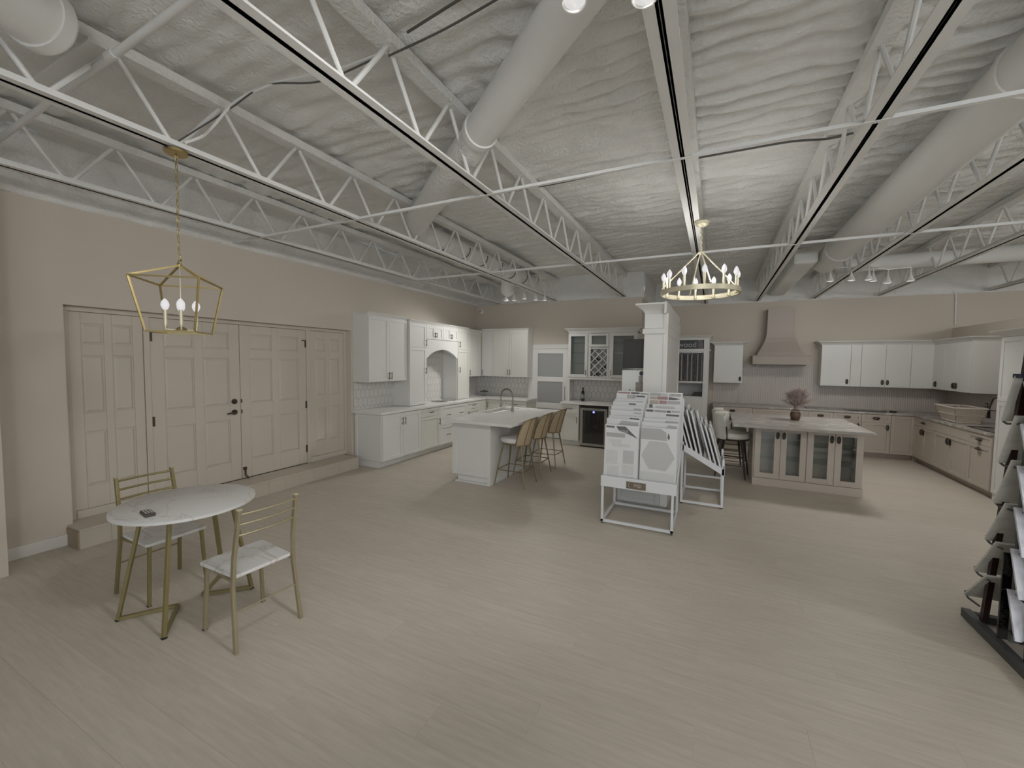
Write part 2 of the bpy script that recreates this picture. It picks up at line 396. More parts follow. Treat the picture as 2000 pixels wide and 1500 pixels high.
# ceiling: spray foam over a ribbed deck
xs = np.arange(XL-.3, XR+.01, .062); ys = np.arange(-1.2, YB2+.15, .030)
X, Y = np.meshgrid(xs, ys)
amp = np.clip((X+1.9)/1.2, 0, 1); near = np.clip((7.5-Y)/2.5, .45, 1)
wob = .05*vnoise(X, Y, .7, 41)+.015*vnoise(X, Y, .25, 42)
rib = np.sin(2*PI*(Y+wob)/.152)
Z = ZC+.019*rib*(.35+amp*near)*(.5+1.0*(vnoise(X, Y*2, .8, 43)+.5))
Z += .055*vnoise(X, Y, .9, 44)*(1.3-amp*.5)+.045*vnoise(X, Y*2.2, .4, 45)+.04*vnoise(X, Y, .16, 46)*(.5+amp*.5)+.022*vnoise(X, Y, .08, 47)
lx, ly = X-.1, Y-1.32; dl = np.abs(lx*.631+ly*.775-.13); along = -lx*.775+ly*.631
mk = np.clip(1-dl/.33, 0, 1)*np.clip((along-.6)/.5, 0, 1)*np.clip((4.7-along)/.4, 0, 1)
Z -= mk*(.06+.16*vnoise(X, Y, .14, 51)+.10*vnoise(X, Y, .07, 52))
ch = MB().grid([[(X[i, j], Y[i, j], Z[i, j]) for j in range(X.shape[1])] for i in range(X.shape[0])])
ceil = link(bpy.data.objects.new('ceiling', ch.mesh('ceiling', 'foam', smooth=True, recalc=False))); ceil['kind'] = 'structure'
struct('roof_deck', MB().box(XL-.3, XR+.2, YF-.15, YB2+.2, ZC+.14, ZC+.2), 'foam')
# baseboards
bb = MB().box(XL, XL+.018, 1.17, 1.645, 0, .108)
struct('baseboard_left', bb, 'base', bevel=.003)
# ------------------------------------------------------------------ entry doors in the recess
FD = frame((DX, 0, 0), (0, 1, 0), (1, 0, 0))
def six_panel(name, y0, y1, z0, z1, cols, leaf=True):
    wd = y1-y0; st = .12*min(1, wd/.9)+.01; mid = .10*min(1, wd/.9)
    pw = (wd-2*st-mid)/2; zs = z0
    H_ = z1-z0
    rows = [(z0+.115*H_, z0+.395*H_), (z0+.49*H_, z0+.785*H_), (z0+.84*H_, z0+.945*H_)]
    cs = [(y0+st, y0+st+pw), (y1-st-pw, y1-st)]
    m = MB()
    m.fbox(FD, y0, y0+st, z0, z1, -.04, 0); m.fbox(FD, y1-st, y1, z0, z1, -.04, 0)
    m.fbox(FD, cs[0][1], cs[1][0], z0, z1, -.04, 0)
    edges = [z0]+[v for r in rows for v in r]+[z1]
    for k in range(0, len(edges), 2):
        for c in cs: m.fbox(FD, c[0], c[1], edges[k], edges[k+1], -.04, 0)
    d = struct(name, m, 'door', bevel=.004)
    for r in rows:
        for c in cs:
            p = MB(); a, b, e, f_ = c[0], c[1], r[0], r[1]; g = .028
            p.fbox(FD, a, b, e, f_, -.03, -.014)
            A = [FD(a+g*.4, e+g*.4, -.014), FD(b-g*.4, e+g*.4, -.014), FD(b-g*.4, f_-g*.4, -.014), FD(a+g*.4, f_-g*.4, -.014)]
            B = [FD(a+g, e+g, -.004), FD(b-g, e+g, -.004), FD(b-g, f_-g, -.004), FD(a+g, f_-g, -.004)]
            p.ext(A, B); struct('panel', p, 'door', d)
    return d
d1 = six_panel('door_1', 1.735, 2.315, .27, 2.235, 2)
d2 = six_panel('door_2', 2.375, 3.335, .195, 2.235, 2)
d3 = six_panel('door_3', 3.341, 4.325, .195, 2.235, 2)
d4 = six_panel('door_4', 4.395, 5.04, .27, 2.235, 2)
def hinge(par, y, z, arm=0):
    m = MB().fbox(FD, y-.012, y+.012, z-.055, z+.055, .0, .008)
    if arm: m.fbox(FD, min(y, y+arm), max(y, y+arm), z+.04, z+.055, .0, .012)
    struct('hinge', m, 'bronze', par)
hinge(d2, 2.385, 2.03, .09); hinge(d2, 2.385, 1.08); hinge(d3, 4.315, 2.03, -.06); hinge(d3, 4.315, 1.10); hinge(d3, 4.315, .42)
def knob(par, y, z, lever):
    m = MB().cyl(FD(y, z, 0), FD(y, z, .016), .034, n=20); m.cyl(FD(y, z, .016), FD(y, z, .045), .016, n=14)
    if lever: m.bar(FD(y, z, .048), FD(y-.11, z-.006, .05), .018, .016, (1, 0, 0))
    else: m.cyl(FD(y, z, .016), FD(y, z, .03), .022, .018, n=16)
    struct('lever_handle' if lever else 'deadbolt', m, 'bronze', par, smooth=True)
knob(d2, 3.255, 1.235, False); knob(d2, 3.255, 1.095, True)
struct('strike_plate', MB().fbox(FD, 3.343, 3.358, 1.21, 1.26, 0, .004).fbox(FD, 3.343, 3.358, 1.07, 1.12, 0, .004), 'bronze', d3)
m = MB().cyl(FD(3.37, .24, .02), FD(3.37, .33, .02), .012, n=8); m.cyl(FD(3.37, .24, .02), FD(3.39, .198, .06), .012, n=8); m.fbox(FD, 3.35, 3.39, .31, .345, 0, .02)
struct('door_stop', m, 'bronze', d3)
struct('weather_strip', MB().fbox(FD, 2.40, 4.32, .19, .197, -.04, .012), 'rubber', d3)
# casing strips, header and jambs of the recess
m = MB()
for a, b in ((RY0, 1.733), (2.318, 2.372), (4.328, 4.392), (5.042, RY1)): m.fbox(FD, a, b, .19, RZ, -.045, .012)
m.fbox(FD, RY0, RY1, 2.238, RZ, -.045, .016)
struct('trim_4', m, 'door', bevel=.004)
m = MB().fbox(FD, 1.735, 2.317, .19, .268, -.045, .014); m.fbox(FD, 4.393, 5.042, .19, .268, -.045, .014)
struct('trim_5', m, 'door', bevel=.004)
# the step below the doors, faced with short vinyl boards
st = Thing('entry_step', 'low beige vinyl clad step under the double entry doors', 'step', (-5.4, 3.3, 0))
st.part('step_top', MB().box(-5.66, -5.24, 1.63, 5.0, .168, .19), 'step', bevel=.004)
st.part('core', MB().box(-5.66, -5.262, 1.65, 4.985, 0, .168), 'sub')
y = 1.632
k = 0
while y < 4.98:
    y2 = min(y+.228, 4.998); st.part('front_board', MB().box(-5.262, -5.246, y+.001, y2-.001, .002, .168), 'step'); y = y2
st.part('end_board', MB().box(-5.5, -5.25, 1.622, 1.634, .002, .168), mat('step_end_tan', (.36, .29, .2), .5, var=.1))

# ------------------------------------------------------------------ roof joists
JZ = 3.22
JX = [(-4.86, 'closest to the door wall'), (-3.36, 'that carries the lantern pendant'), (-1.80, 'crossing above the white island'),
      (-.25, 'that carries the ring chandelier'), (.80, 'left of the long straight duct'), (1.85, 'right of the long straight duct'), (2.93, 'above the right kitchen run'), (4.55, 'beyond the low right partition')]
wl = math.hypot(.27, .385)
web_me = MB().cyl((0, 0, 0), (0, 0, wl), .0145, n=8).mesh('web_bar', 'steel', smooth=True)
for k, (jx, where) in enumerate(JX):
    yend = YB1-.02 if jx < -1.5 else YB2-.05
    t = Thing('bar_joist', 'white open web steel roof joist '+where, 'roof joist', (jx, 4.5, JZ), 'white open web roof joists')
    y0 = -1.1
    gp = .0012 if k < 3 else .0028
    for s in (-1, 1):
        t.part('bottom_chord', MB().box(jx+min(s*gp, s*.064), jx+max(s*gp, s*.064), y0, yend, JZ, JZ+.008).box(jx+min(s*gp, s*.014), jx+max(s*gp, s*.014), y0, yend, JZ, JZ+.055), 'steel')
    t.part('filler_bar', MB().box(jx-gp, jx+gp, y0, yend, JZ+(.004 if k < 3 else .012), JZ+.03), 'steel')
    t.part('top_chord', MB().box(jx-.055, jx+.055, y0, yend, 3.635, 3.70), 'foam')
    nb = 1.60-.62*4+(.03*((k*37) % 5-2))
    while nb < yend+.3:
        for s in (-1, 1):
            ya = nb+s*.02; yb = nb+s*.29
            if min(ya, yb) > y0 and max(ya, yb) < yend:
                t.inst('web_bar', web_me, (jx, ya, JZ+.03), (-s*math.atan2(.27, .385), 0, 0))
        nb += .62
for yb, nm in ((3.165, 'nearer the camera'), (5.945, 'farther from the camera')):
    single('bridging_bar', MB().box(-5.4, 8.5, yb-.015, yb+.015, JZ-.004, JZ-.0005).box(-5.4, 8.5, yb+.0115, yb+.015, JZ-.0005, JZ+.03), 'steel', 'thin white bridging angle across the joists, the one '+nm, 'bridging bar', (0, yb, JZ), 'bridging bars')

# ------------------------------------------------------------------ ducts
def duct(label, pts, r, seams=(), n=28, capend=True):
    t = Thing('air_duct', label, 'duct', pts[0], 'white round air ducts')
    t.part('duct_pipe', MB().tube(pts, r, n), 'duct', smooth=True)
    for (p, d) in seams:
        p = Vector(p); d = Vector(d).normalized()
        t.part('joint_collar', MB().cyl(p-d*.03, p+d*.03, r+.012, n=n), 'duct', smooth=True)
    return t
dA = Vector((.1, 1.32, 3.48)); dB = Vector((-3.40, 4.17, 3.48)); dd = (dB-dA).normalized()
t = duct('fat white duct running diagonally across the ceiling left of centre', [dA-dd*1.2, dA, dA+dd*2.35], .118, [(dA+dd*2.2, dd)])
t.part('foam_wrapped_pipe', MB().tube([dA+dd*2.3, dA+dd*2.7, dA+dd*3.2, dA+dd*3.7, dB, dB+Vector((-.12, .18, 0))], [.118, .125, .14, .13, .145, .14], 24), 'foam', smooth=True)
t = duct('white duct between two joists leading to the back left corner', [(-3.62, 4.35, 3.54), (-3.62, 6, 3.54), (-3.62, 8.5, 3.54)], .13, [((-3.62, 5.2, 3.54), (0, 1, 0)), ((-3.62, 6.6, 3.54), (0, 1, 0))])
for i in range(7):
    yy = 4.5+i*.55
    t.part('hanger_strap', MB().tube([(-3.62+.14*math.cos(a), yy, 3.54+.14*math.sin(a)) for a in np.linspace(-PI/2-1.7, -PI/2+1.7, 16)], .007, 5), 'cable', smooth=True)
t.part('boot', MB().lathe([(.15, .28), (.16, .12), (.15, 0), (.09, -.06), (.02, -.10), (.0, -.10)], (-4.02, 8.0, 3.27), 20), 'duct', smooth=True)
duct('long straight white duct along the right of the ceiling', [(1.545, -1.0, 3.46), (1.545, 3, 3.46), (1.545, 6.5, 3.46), (1.545, 8.3, 3.46)], .178, [((1.545, 3.4, 3.46), (0, 1, 0)), ((1.545, 7.4, 3.46), (0, 1, 0))])
duct('white duct crossing the far right of the ceiling', [(1.75, 8.7, 3.46), (3, 8.7, 3.46), (6, 8.7, 3.46), (8.9, 8.7, 3.46)], .12, [((3.2, 8.7, 3.46), (1, 0, 0))])
duct('short white duct end at the top left corner of the ceiling', [(-2.3, -.9, 3.5), (-2.75, .2, 3.5), (-3.14, .95, 3.5)], .15, [((-3.12, .91, 3.5), (-.35, .7, 0))])
single('foam_soffit', MB().box(1.02, 1.33, 7.6, 10.9, 3.32, 3.5), 'duct', 'white boxed beam end on the ceiling behind the ring chandelier', 'beam', (1.17, 9.2, 3.32), bevel=.04)
t = Thing('sprinkler_pipe', 'white painted pipe crossing the top left of the ceiling', 'pipe', (-3, 1.2, 3.5))
t.part('pipe', MB().cyl((-5.5, 1.25, 3.5), (1.0, 1.10, 3.5), .02, n=14), 'steel', smooth=True)
for px in (-3.12, -1.5): t.part('coupling', MB().cyl((px-.04, 1.19, 3.5), (px+.04, 1.19, 3.5), .026, n=14), 'steel', smooth=True)
single('duct_strap_plate', MB().box(-4.06, -3.2, 1.12, 1.205, 3.56, 3.575), 'duct', 'flat white sheet strip beside the ceiling pipe, top left', 'sheet strip', (-3.5, 1.06, 3.6))
def cable(label, pts, r, m='cable'):
    pts = [Vector(p) for p in pts]; out = []
    for i in range(len(pts)-1):
        p0 = pts[max(i-1, 0)]; p1 = pts[i]; p2 = pts[i+1]; p3 = pts[min(i+2, len(pts)-1)]
        for s in range(6):
            t_ = s/6; out.append(.5*((2*p1)+(p2-p0)*t_+(2*p0-5*p1+4*p2-p3)*t_**2+(3*p1-p0-3*p2+p3)*t_**3))
    out.append(pts[-1])
    return single('electrical_cable', MB().tube(out, r, 6), m, label, 'cable', tuple(pts[0]), smooth=True)
cable('white cable looping up from the lantern canopy', [(-3.32, 1.64, 3.27), (-3.25, 1.72, 3.34), (-3.12, 1.72, 3.38), (-3.0, 1.80, 3.55), (-2.7, 1.86, 3.62), (-2.2, 1.92, 3.60), (-1.80, 1.95, 3.61)], .009, 'steel')
cable('dark cable sagging between the lantern joist and the next joist', [(-3.36, 1.62, 3.28), (-3.05, 1.78, 3.5), (-2.75, 1.85, 3.62), (-2.3, 1.90, 3.55), (-1.85, 1.95, 3.60)], .006)
cable('second dark cable strung left of the diagonal duct', [(-1.8, 1.97, 3.60), (-1.4, 1.98, 3.63), (-.9, 1.95, 3.66), (-.3, 1.93, 3.67)], .007)
cable('thin dark cable just above the second dark one', [(-1.6, 1.90, 3.62), (-1.1, 1.87, 3.66), (-.5, 1.84, 3.67)], .008)
cable('dark wire along the deck seam left of the ring chandelier joist', [(-2.2, 4.18, 3.67), (-1.6, 4.16, 3.65), (-.9, 4.15, 3.66), (-.3, 4.13, 3.67)], .008)
cable('dark wire along the deck seam right of the ring chandelier joist', [(-.2, 4.2, 3.66), (.1, 4.16, 3.64), (.5, 4.15, 3.63), (.78, 4.2, 3.62), (1.1, 4.2, 3.65)], .009)
cable('dark cable running along the right hand joist', [(1.78, 3.6, 3.60), (1.8, 4.5, 3.57), (1.8, 5.4, 3.58), (1.79, 6.6, 3.56)], .009)
cable('grey conduit bending down the back wall at right', [(3.7, 10.92, 3.42), (3.95, 10.93, 3.35), (4.09, 10.93, 3.2), (4.11, 10.93, 2.95), (4.12, 10.93, 2.6)], .014, 'steel')

# ------------------------------------------------------------------ cabinet helpers
def shaker(mb, F, u0, u1, v0, v1, n0=0.0, fw=.055, th=.02, rec=.010):
    fw = min(fw, (u1-u0)*.3, (v1-v0)*.33)
    mb.fbox(F, u0, u0+fw, v0, v1, n0, n0+th); mb.fbox(F, u1-fw, u1, v0, v1, n0, n0+th)
    mb.fbox(F, u0+fw, u1-fw, v0, v0+fw, n0, n0+th); mb.fbox(F, u0+fw, u1-fw, v1-fw, v1, n0, n0+th)
    mb.fbox(F, u0+fw, u1-fw, v0+fw, v1-fw, n0, n0+th-rec); return mb
def bar_pull(F, u, v, L, vert, n0=.02):
    m = MB(); h = L/2
    a, b = ((u, v-h), (u, v+h)) if vert else ((u-h, v), (u+h, v))
    m.cyl(F(a[0], a[1], n0+.032), F(b[0], b[1], n0+.032), .0065, n=8)
    for f_ in (.18, .82):
        p = (a[0]+(b[0]-a[0])*f_, a[1]+(b[1]-a[1])*f_); m.cyl(F(p[0], p[1], n0), F(p[0], p[1], n0+.032), .005, n=6)
    return m
def cup_pull(F, u, v, L, vert, n0=.02):
    m = MB(); a, b = (.019, L/2) if vert else (L/2, .019)
    m.tube([F(u+a*math.cos(t), v+b*math.sin(t), n0+.006) for t in np.linspace(0, 2*PI, 18)[:-1]], .006, 6, True)
    m.tube([F(u+(0 if vert else b2), v+(b2 if vert else 0), n0+.010+.018*math.cos(c)) for c, b2 in ((c, (L/2)*math.sin(c)) for c in np.linspace(-PI/2, PI/2, 11))], [.004, .007, .010, .012, .013, .013, .013, .012, .010, .007, .004], 7)
    return m
def crown(F, u0, u1, v, h, over, left=True, right=True, depth=.33):
    lo = u0-over*left; hi = u1+over*right
    m = MB()
    prof = [(0, 0), (.15, .25), (.35, .45), (.75, .72), (1, .86), (1, 1)]
    for (n0_, n1_), (a0, a1) in zip(zip(prof[:-1], prof[1:]), [(0, 0)]*5):
        o0, z0 = n0_[0]*over, v+n0_[1]*h; o1, z1 = n1_[0]*over, v+n1_[1]*h
        L0, R0, L1, R1 = u0-o0*left, u1+o0*right, u0-o1*left, u1+o1*right
        m.hexa([F(L0, z0, -depth), F(R0, z0, -depth), F(R0, z0, o0), F(L0, z0, o0), F(L1, z1, -depth), F(R1, z1, -depth), F(R1, z1, o1), F(L1, z1, o1)])
    return m
def cabinet(name, label, F, u0, u1, v0, v1, depth, fronts, m='white', hm='pull', pull=bar_pull, plen=.13, toe=False, crn=None, group=None, endp=None):
    t = Thing(name, label, 'cabinet', tuple(F((u0+u1)/2, 0 if toe else v0, -depth/2)), group)
    t.part('body', MB().fbox(F, u0+.0005, u1-.0005, v0, v1, -depth, -.0015), m, bevel=.002)
    if toe: t.part('toe_kick', MB().fbox(F, u0+.001, u1-.001, 0, v0, -depth, -.075), m)
    for (kind, a, b, c, d, hs) in fronts:
        mb = shaker(MB(), F, a+.002, b-.002, c+.002, d-.002) if kind != 'slab' else MB().fbox(F, a+.002, b-.002, c+.002, d-.002, 0, .02)
        dr = t.part('drawer' if kind == 'drawer' else ('door' if kind == 'door' else 'filler_panel'), mb, m, bevel=.002)
        for (hu, hv, vert) in hs:
            t.part('handle', pull(F, hu, hv, plen, vert), hm, dr, smooth=True)
    if crn: t.part('crown_moulding', crown(F, u0, u1, v1, *crn[:2], left='l' in crn[2], right='r' in crn[2], depth=depth-.002), m)
    if endp: t.part('end_panel', endp, m, bevel=.002)
    return t

# ------------------------------------------------------------------ left kitchen
FL = frame((-4.88, 0, 0), (0, 1, 0), (1, 0, 0)); FU = frame((-5.16, 0, 0), (0, 1, 0), (1, 0, 0)); FT = frame((-5.12, 0, 0), (0, 1, 0), (1, 0, 0))
g = 'white base cabinets of the left kitchen'
ep = MB(); Fend = frame((0, 5.15, 0), (1, 0, 0), (0, -1, 0)); shaker(ep, Fend, -5.475, -4.885, .115, .89, 0, .06, .018)
cabinet('base_cabinet', 'white double door base cabinet at the open end next to the entry step', FL, 5.15, 6.13, .11, .895, .60,
        [('door', 5.15, 5.64, .115, .89, [(5.605, .745, True)]), ('door', 5.64, 6.13, .115, .89, [(5.675, .745, True)])], toe=True, group=g, endp=ep)
cabinet('base_cabinet', 'white base cabinet with one drawer over one door, left of the wide drawers', FL, 6.131, 6.729, .11, .895, .60,
        [('drawer', 6.131, 6.729, .73, .89, [(6.43, .81, False)]), ('door', 6.131, 6.729, .115, .73, [(6.69, .60, True)])], 'whitew', toe=True, group=g)
cabinet('base_cabinet', 'white base cabinet of two wide deep drawers below the arched niche', FL, 6.73, 7.71, .11, .895, .60,
        [('drawer', 6.73, 7.71, .50, .89, [(7.0, .70, False), (7.47, .70, False)]), ('drawer', 6.73, 7.71, .115, .50, [(7.0, .30, False), (7.47, .30, False)])], toe=True, group=g)
cabinet('base_cabinet', 'white drawer and door base cabinet next to the kitchen corner', FL, 7.711, 8.57, .11, .895, .60,
        [('drawer', 7.711, 8.25, .73, .89, [(7.98, .81, False)]), ('door', 7.711, 8.25, .115, .73, [(7.76, .62, True)]), ('slab', 8.25, 8.57, .115, .89, [])], 'whitew', toe=True, group=g)
FB = frame((0, 8.60, 0), (1, 0, 0), (0, -1, 0)); FBU = frame((0, 8.86, 0), (1, 0, 0), (0, -1, 0))
cabinet('base_cabinet', 'white single door base cabinet in the corner behind the island faucet', FB, -4.878, -4.345, .11, .895, .595,
        [('door', -4.86, -4.345, .115, .89, [(-4.81, .77, True)])], 'whitew', toe=True, group=g)
cabinet('base_cabinet', 'white drawer base cabinet beside the frosted glass door', FB, -4.344, -3.82, .11, .895, .595,
        [('drawer', -4.344, -3.82, .72, .89, [(-4.08, .81, False)]), ('drawer', -4.344, -3.82, .115, .72, [(-4.08, .6, False)])], 'whitew', toe=True, group=g)
ct = MB().box(-5.5, -4.848, 5.10, 9.2, .896, .935); ct.box(-4.848, -3.795, 8.565, 9.2, .896, .935)
single('worktop', ct, 'quartz', 'white stone worktop of the left kitchen wrapping the corner', 'worktop', (-5.2, 7, .896), bevel=.004)
g = 'white wall cabinets of the left kitchen'
CR = (.055, .035, 'l')
cabinet('wall_cabinet', 'white double door wall cabinet nearest the entry doors', FU, 5.13, 6.09, 1.42, 2.535, .338,
        [('door', 5.13, 5.61, 1.425, 2.53, [(5.585, 1.52, True)]), ('door', 5.61, 6.09, 1.425, 2.53, [(5.645, 1.52, True)])], crn=CR, group=g)
cabinet('tall_cabinet', 'white counter standing tower on the left of the arched niche', FT, 6.11, 6.61, .938, 2.50, .378,
        [('door', 6.11, 6.61, .945, 2.045, [(6.575, 1.60, True)]), ('door', 6.11, 6.61, 2.045, 2.495, [(6.575, 2.14, True)])], crn=(.06, .03, ''), group=g)
cabinet('wall_cabinet', 'small white cabinet above the arched niche, left of its pair', FT, 6.611, 7.16, 2.215, 2.50, .378,
        [('door', 6.611, 6.885, 2.22, 2.495, [(6.86, 2.31, True)]), ('door', 6.885, 7.16, 2.22, 2.495, [(6.91, 2.31, True)])], crn=(.06, .03, ''), group=g, plen=.10)
cabinet('wall_cabinet', 'small white cabinet above the arched niche, right of its pair', FT, 7.161, 7.715, 2.215, 2.50, .378,
        [('door', 7.161, 7.44, 2.22, 2.495, [(7.415, 2.31, True)]), ('door', 7.44, 7.715, 2.22, 2.495, [(7.465, 2.31, True)])], crn=(.06, .03, ''), group=g, plen=.10)
cabinet('tall_cabinet', 'white counter standing tower on the right of the arched niche', FT, 7.716, 8.19, .938, 2.50, .378,
        [('door', 7.716, 8.19, .945, 2.045, [(7.77, 1.60, True)]), ('door', 7.716, 8.19, 2.045, 2.495, [(7.77, 2.16, True)])], 'whitew', crn=(.06, .03, ''), group=g)
arch = [(6.612, 2.214), (6.612, 1.85)]+[(6.66+1.0*i/16, 1.86+.165*math.sin(PI*i/16)**.75) for i in range(17)]+[(7.714, 1.85), (7.714, 2.214)]
mb = MB()
top = [(u, 2.214) for u, v in arch[1:-1]]; bot = arch[1:-1]
for i in range(len(bot)-1):
    (u0, v0), (u1, v1) = bot[i], bot[i+1]
    if u1-u0 < 1e-6: continue
    mb.hexa([FT(u0, v0, -.06), FT(u1, v1, -.06), FT(u1, 2.214, -.06), FT(u0, 2.214, -.06), FT(u0, v0, .015), FT(u1, v1, .015), FT(u1, 2.214, .015), FT(u0, 2.214, .015)])
mb.fbox(FT, 6.612, 7.714, 2.12, 2.14, -.375, -.06)
single('arched_valance', mb, 'white', 'white arched valance board spanning the niche between the two towers', 'valance', (-5.12, 7.16, 1.85))
cabinet('wall_cabinet', 'narrow white wall cabinet between the right tower and the corner', FU, 8.191, 8.858, 1.43, 2.48, .338,
        [('door', 8.191, 8.70, 1.435, 2.475, [(8.25, 1.53, True)])], 'whitew', crn=(.06, .03, ''), group=g)
cabinet('wall_cabinet', 'narrow white wall cabinet in the kitchen corner facing the room', FBU, -5.158, -4.86, 1.43, 2.53, .338,
        [('door', -5.15, -4.86, 1.435, 2.525, [(-5.11, 1.53, True)])], crn=(.05, .03, ''), group=g)
cabinet('wall_cabinet', 'white double door wall cabinet left of the frosted glass door', FBU, -4.859, -3.92, 1.43, 2.53, .338,
        [('door', -4.859, -4.39, 1.435, 2.525, [(-4.42, 1.54, True)]), ('door', -4.39, -3.92, 1.435, 2.525, [(-4.36, 1.54, True)])], 'whitew', crn=(.05, .03, 'r'), group=g)
# elongated hexagon tiles
def clip(poly, u0, u1, v0, v1):
    for ax, lim, sg in ((0, u0, 1), (0, u1, -1), (1, v0, 1), (1, v1, -1)):
        out = []
        for i in range(len(poly)):
            a, b = poly[i-1], poly[i]; da = (a[ax]-lim)*sg; db = (b[ax]-lim)*sg
            if da >= 0: out.append(a)
            if da*db < 0:
                t_ = da/(da-db); out.append((a[0]+(b[0]-a[0])*t_, a[1]+(b[1]-a[1])*t_))
        poly = out
        if len(poly) < 3: return []
    return poly
def picket(label, F, u0, u1, v0, v1, tw=.104, pitch=.145, tip=.048):
    t = Thing('tile_backsplash', label, 'backsplash', tuple(F((u0+u1)/2, v0, 0)), 'picket tile backsplashes')
    t.part('grout_bed', MB().fbox(F, u0, u1, v0, v1, .001, .004), 'grout')
    gp = .005; meshes = {}
    r = 0; v = v0-.02
    while v < v1+tip:
        u = u0-tw+(tw/2 if r % 2 else 0)
        while u < u1+tw:
            hw = tw/2-gp/2; sh = (pitch-tip)/2
            poly = [(u-hw, v-sh), (u, v-sh-tip+gp), (u+hw, v-sh), (u+hw, v+sh), (u, v+sh+tip-gp), (u-hw, v+sh)]
            q = clip(poly, u0+.001, u1-.001, v0+.001, v1-.001)
            if len(q) >= 3 and max(p[0] for p in q)-min(p[0] for p in q) > .012 and max(p[1] for p in q)-min(p[1] for p in q) > .012:
                full = len(q) == 6 and abs((max(p[0] for p in q)-min(p[0] for p in q))-2*hw) < 1e-4 and abs(max(p[1] for p in q)-min(p[1] for p in q)-2*(sh+tip-gp)) < 1e-4
                if full:
                    if 'f' not in meshes:
                        O = F(0, 0, 0); meshes['f'] = MB().ext([F(a-u, b-v, .004)-O for a, b in q], [F(a-u, b-v, .009)-O for a, b in q]).mesh('tile', 'tile')
                    t.inst('tile', meshes['f'], tuple(F(u, v, 0)))
                else:
                    t.part('tile', MB().ext([F(a, b, .004) for a, b in q], [F(a, b, .009) for a, b in q]), 'tile')
            u += tw
        v += pitch; r += 1
WL = frame((XL, 0, 0), (0, 1, 0), (1, 0, 0)); WB1 = frame((0, YB1, 0), (1, 0, 0), (0, -1, 0)); WB2 = frame((0, YB2, 0), (1, 0, 0), (0, -1, 0)); WR = frame((4.09, 0, 0), (0, 1, 0), (-1, 0, 0))
picket('white picket tile backsplash under the wall cabinet by the entry doors', WL, 5.13, 6.108, .937, 1.418)
picket('white picket tile backsplash inside the arched niche', WL, 6.615, 7.712, .937, 2.11)
picket('white picket tile backsplash in the left corner beside the right tower', WL, 8.192, 9.185, .937, 1.428)
picket('white picket tile backsplash behind the island faucet', WB1, -5.49, -3.92, .937, 1.428)
single('niche_panel', MB().box(-5.49, -5.125, 7.700, 7.7145, .938, 2.11), 'white', 'white side panel lining the right of the arched niche', 'panel', (-5.3, 7.707, .938))
# cooktop papers and cake stand on the left worktop
for i, (x, y, a, lb) in enumerate(((-5.22, 7.18, .3, 'open magazine lying flat in the arched niche, nearer one'), (-5.20, 7.55, -.4, 'open magazine lying flat in the arched niche, farther one'))):
    mb = MB(); ca, sa = math.cos(a), math.sin(a)
    for s in (-1, 1):
        P = []
        for k in range(6):
            uu = s*.13*k/5; hh = .004+.012*math.sin(PI*k/5)
            P.append([(x+uu*sa*1-v_*ca, y+uu*ca+v_*sa, .936+hh) for v_ in (-.14, .14)])
        mb.grid(P); mb.grid([[(p[0], p[1], .9362) for p in rw] for rw in P])
    single('magazine', mb, 'mag', lb, 'magazine', (x, y, .936), 'magazines in the niche')
t = Thing('cake_stand', 'small glass dome stand in the back left corner of the worktop', 'cake stand', (-5.15, 8.98, .936))
t.part('stand', MB().lathe([(.055, 0), (.05, .008), (.012, .02), (.012, .085), (.10, .095), (.10, .105), (0, .105)], (-5.15, 8.98, .936), 24), 'shelfg', smooth=True)
t.part('lid', MB().lathe([(.10, .107), (.10, .116), (.04, .13), (.01, .135), (.01, .15), (0, .152)], (-5.15, 8.98, .936), 24), 'bronze', smooth=True)
t = Thing('security_sensor', 'small round white wall sensor high in the back left corner', 'sensor', (-5.36, 9.2, 3.04))
t.part('base_plate', MB().cyl((-5.36, 9.2, 3.04), (-5.36, 9.17, 3.04), .07, n=20), 'base', smooth=True)
t.part('dome', MB().lathe([(.06, 0), (.055, .03), (.035, .05), (0, .06)], (0, 0, 0), 18), 'base', smooth=True).location = (0, -.03, 0)
t.o.children[-1].rotation_euler = (PI/2, 0, 0)
t.o.children[-1].data.transform(Matrix.Translation((5.36, -9.2, -3.04)).inverted())
t.part('slot', MB().box(-5.39, -5.33, 9.10, 9.115, 3.035, 3.045), 'bronze')

# sliding door with frosted panes
DYB = 9.185
m = MB().box(-4.03, -3.93, 9.165, 9.2, 0, 2.21); m.box(-4.03, -2.96, 9.165, 9.2, 2.11, 2.21)
struct('trim_6', m, 'white', bevel=.003)
FS = frame((0, 9.172, 0), (1, 0, 0), (0, -1, 0))
m = MB()
for u0, u1, v0, v1 in ((-3.925, -3.79, .01, 2.105), (-3.16, -2.98, .01, 2.105), (-3.79, -3.16, 1.995, 2.105), (-3.79, -3.16, 1.335, 1.45), (-3.79, -3.16, .70, .835), (-3.79, -3.16, .01, .15)): m.fbox(FS, u0, u1, v0, v1, -.02, .018)
d5 = struct('door_5', m, 'white', bevel=.003)
for v0, v1 in ((1.45, 1.995), (.835, 1.335), (.15, .70)): struct('pane', MB().fbox(FS, -3.79, -3.16, v0, v1, -.005, .004), 'frost', d5)
struct('handle', bar_pull(FS, -3.10, 1.07, .34, True, .018), 'pull', d5, smooth=True)

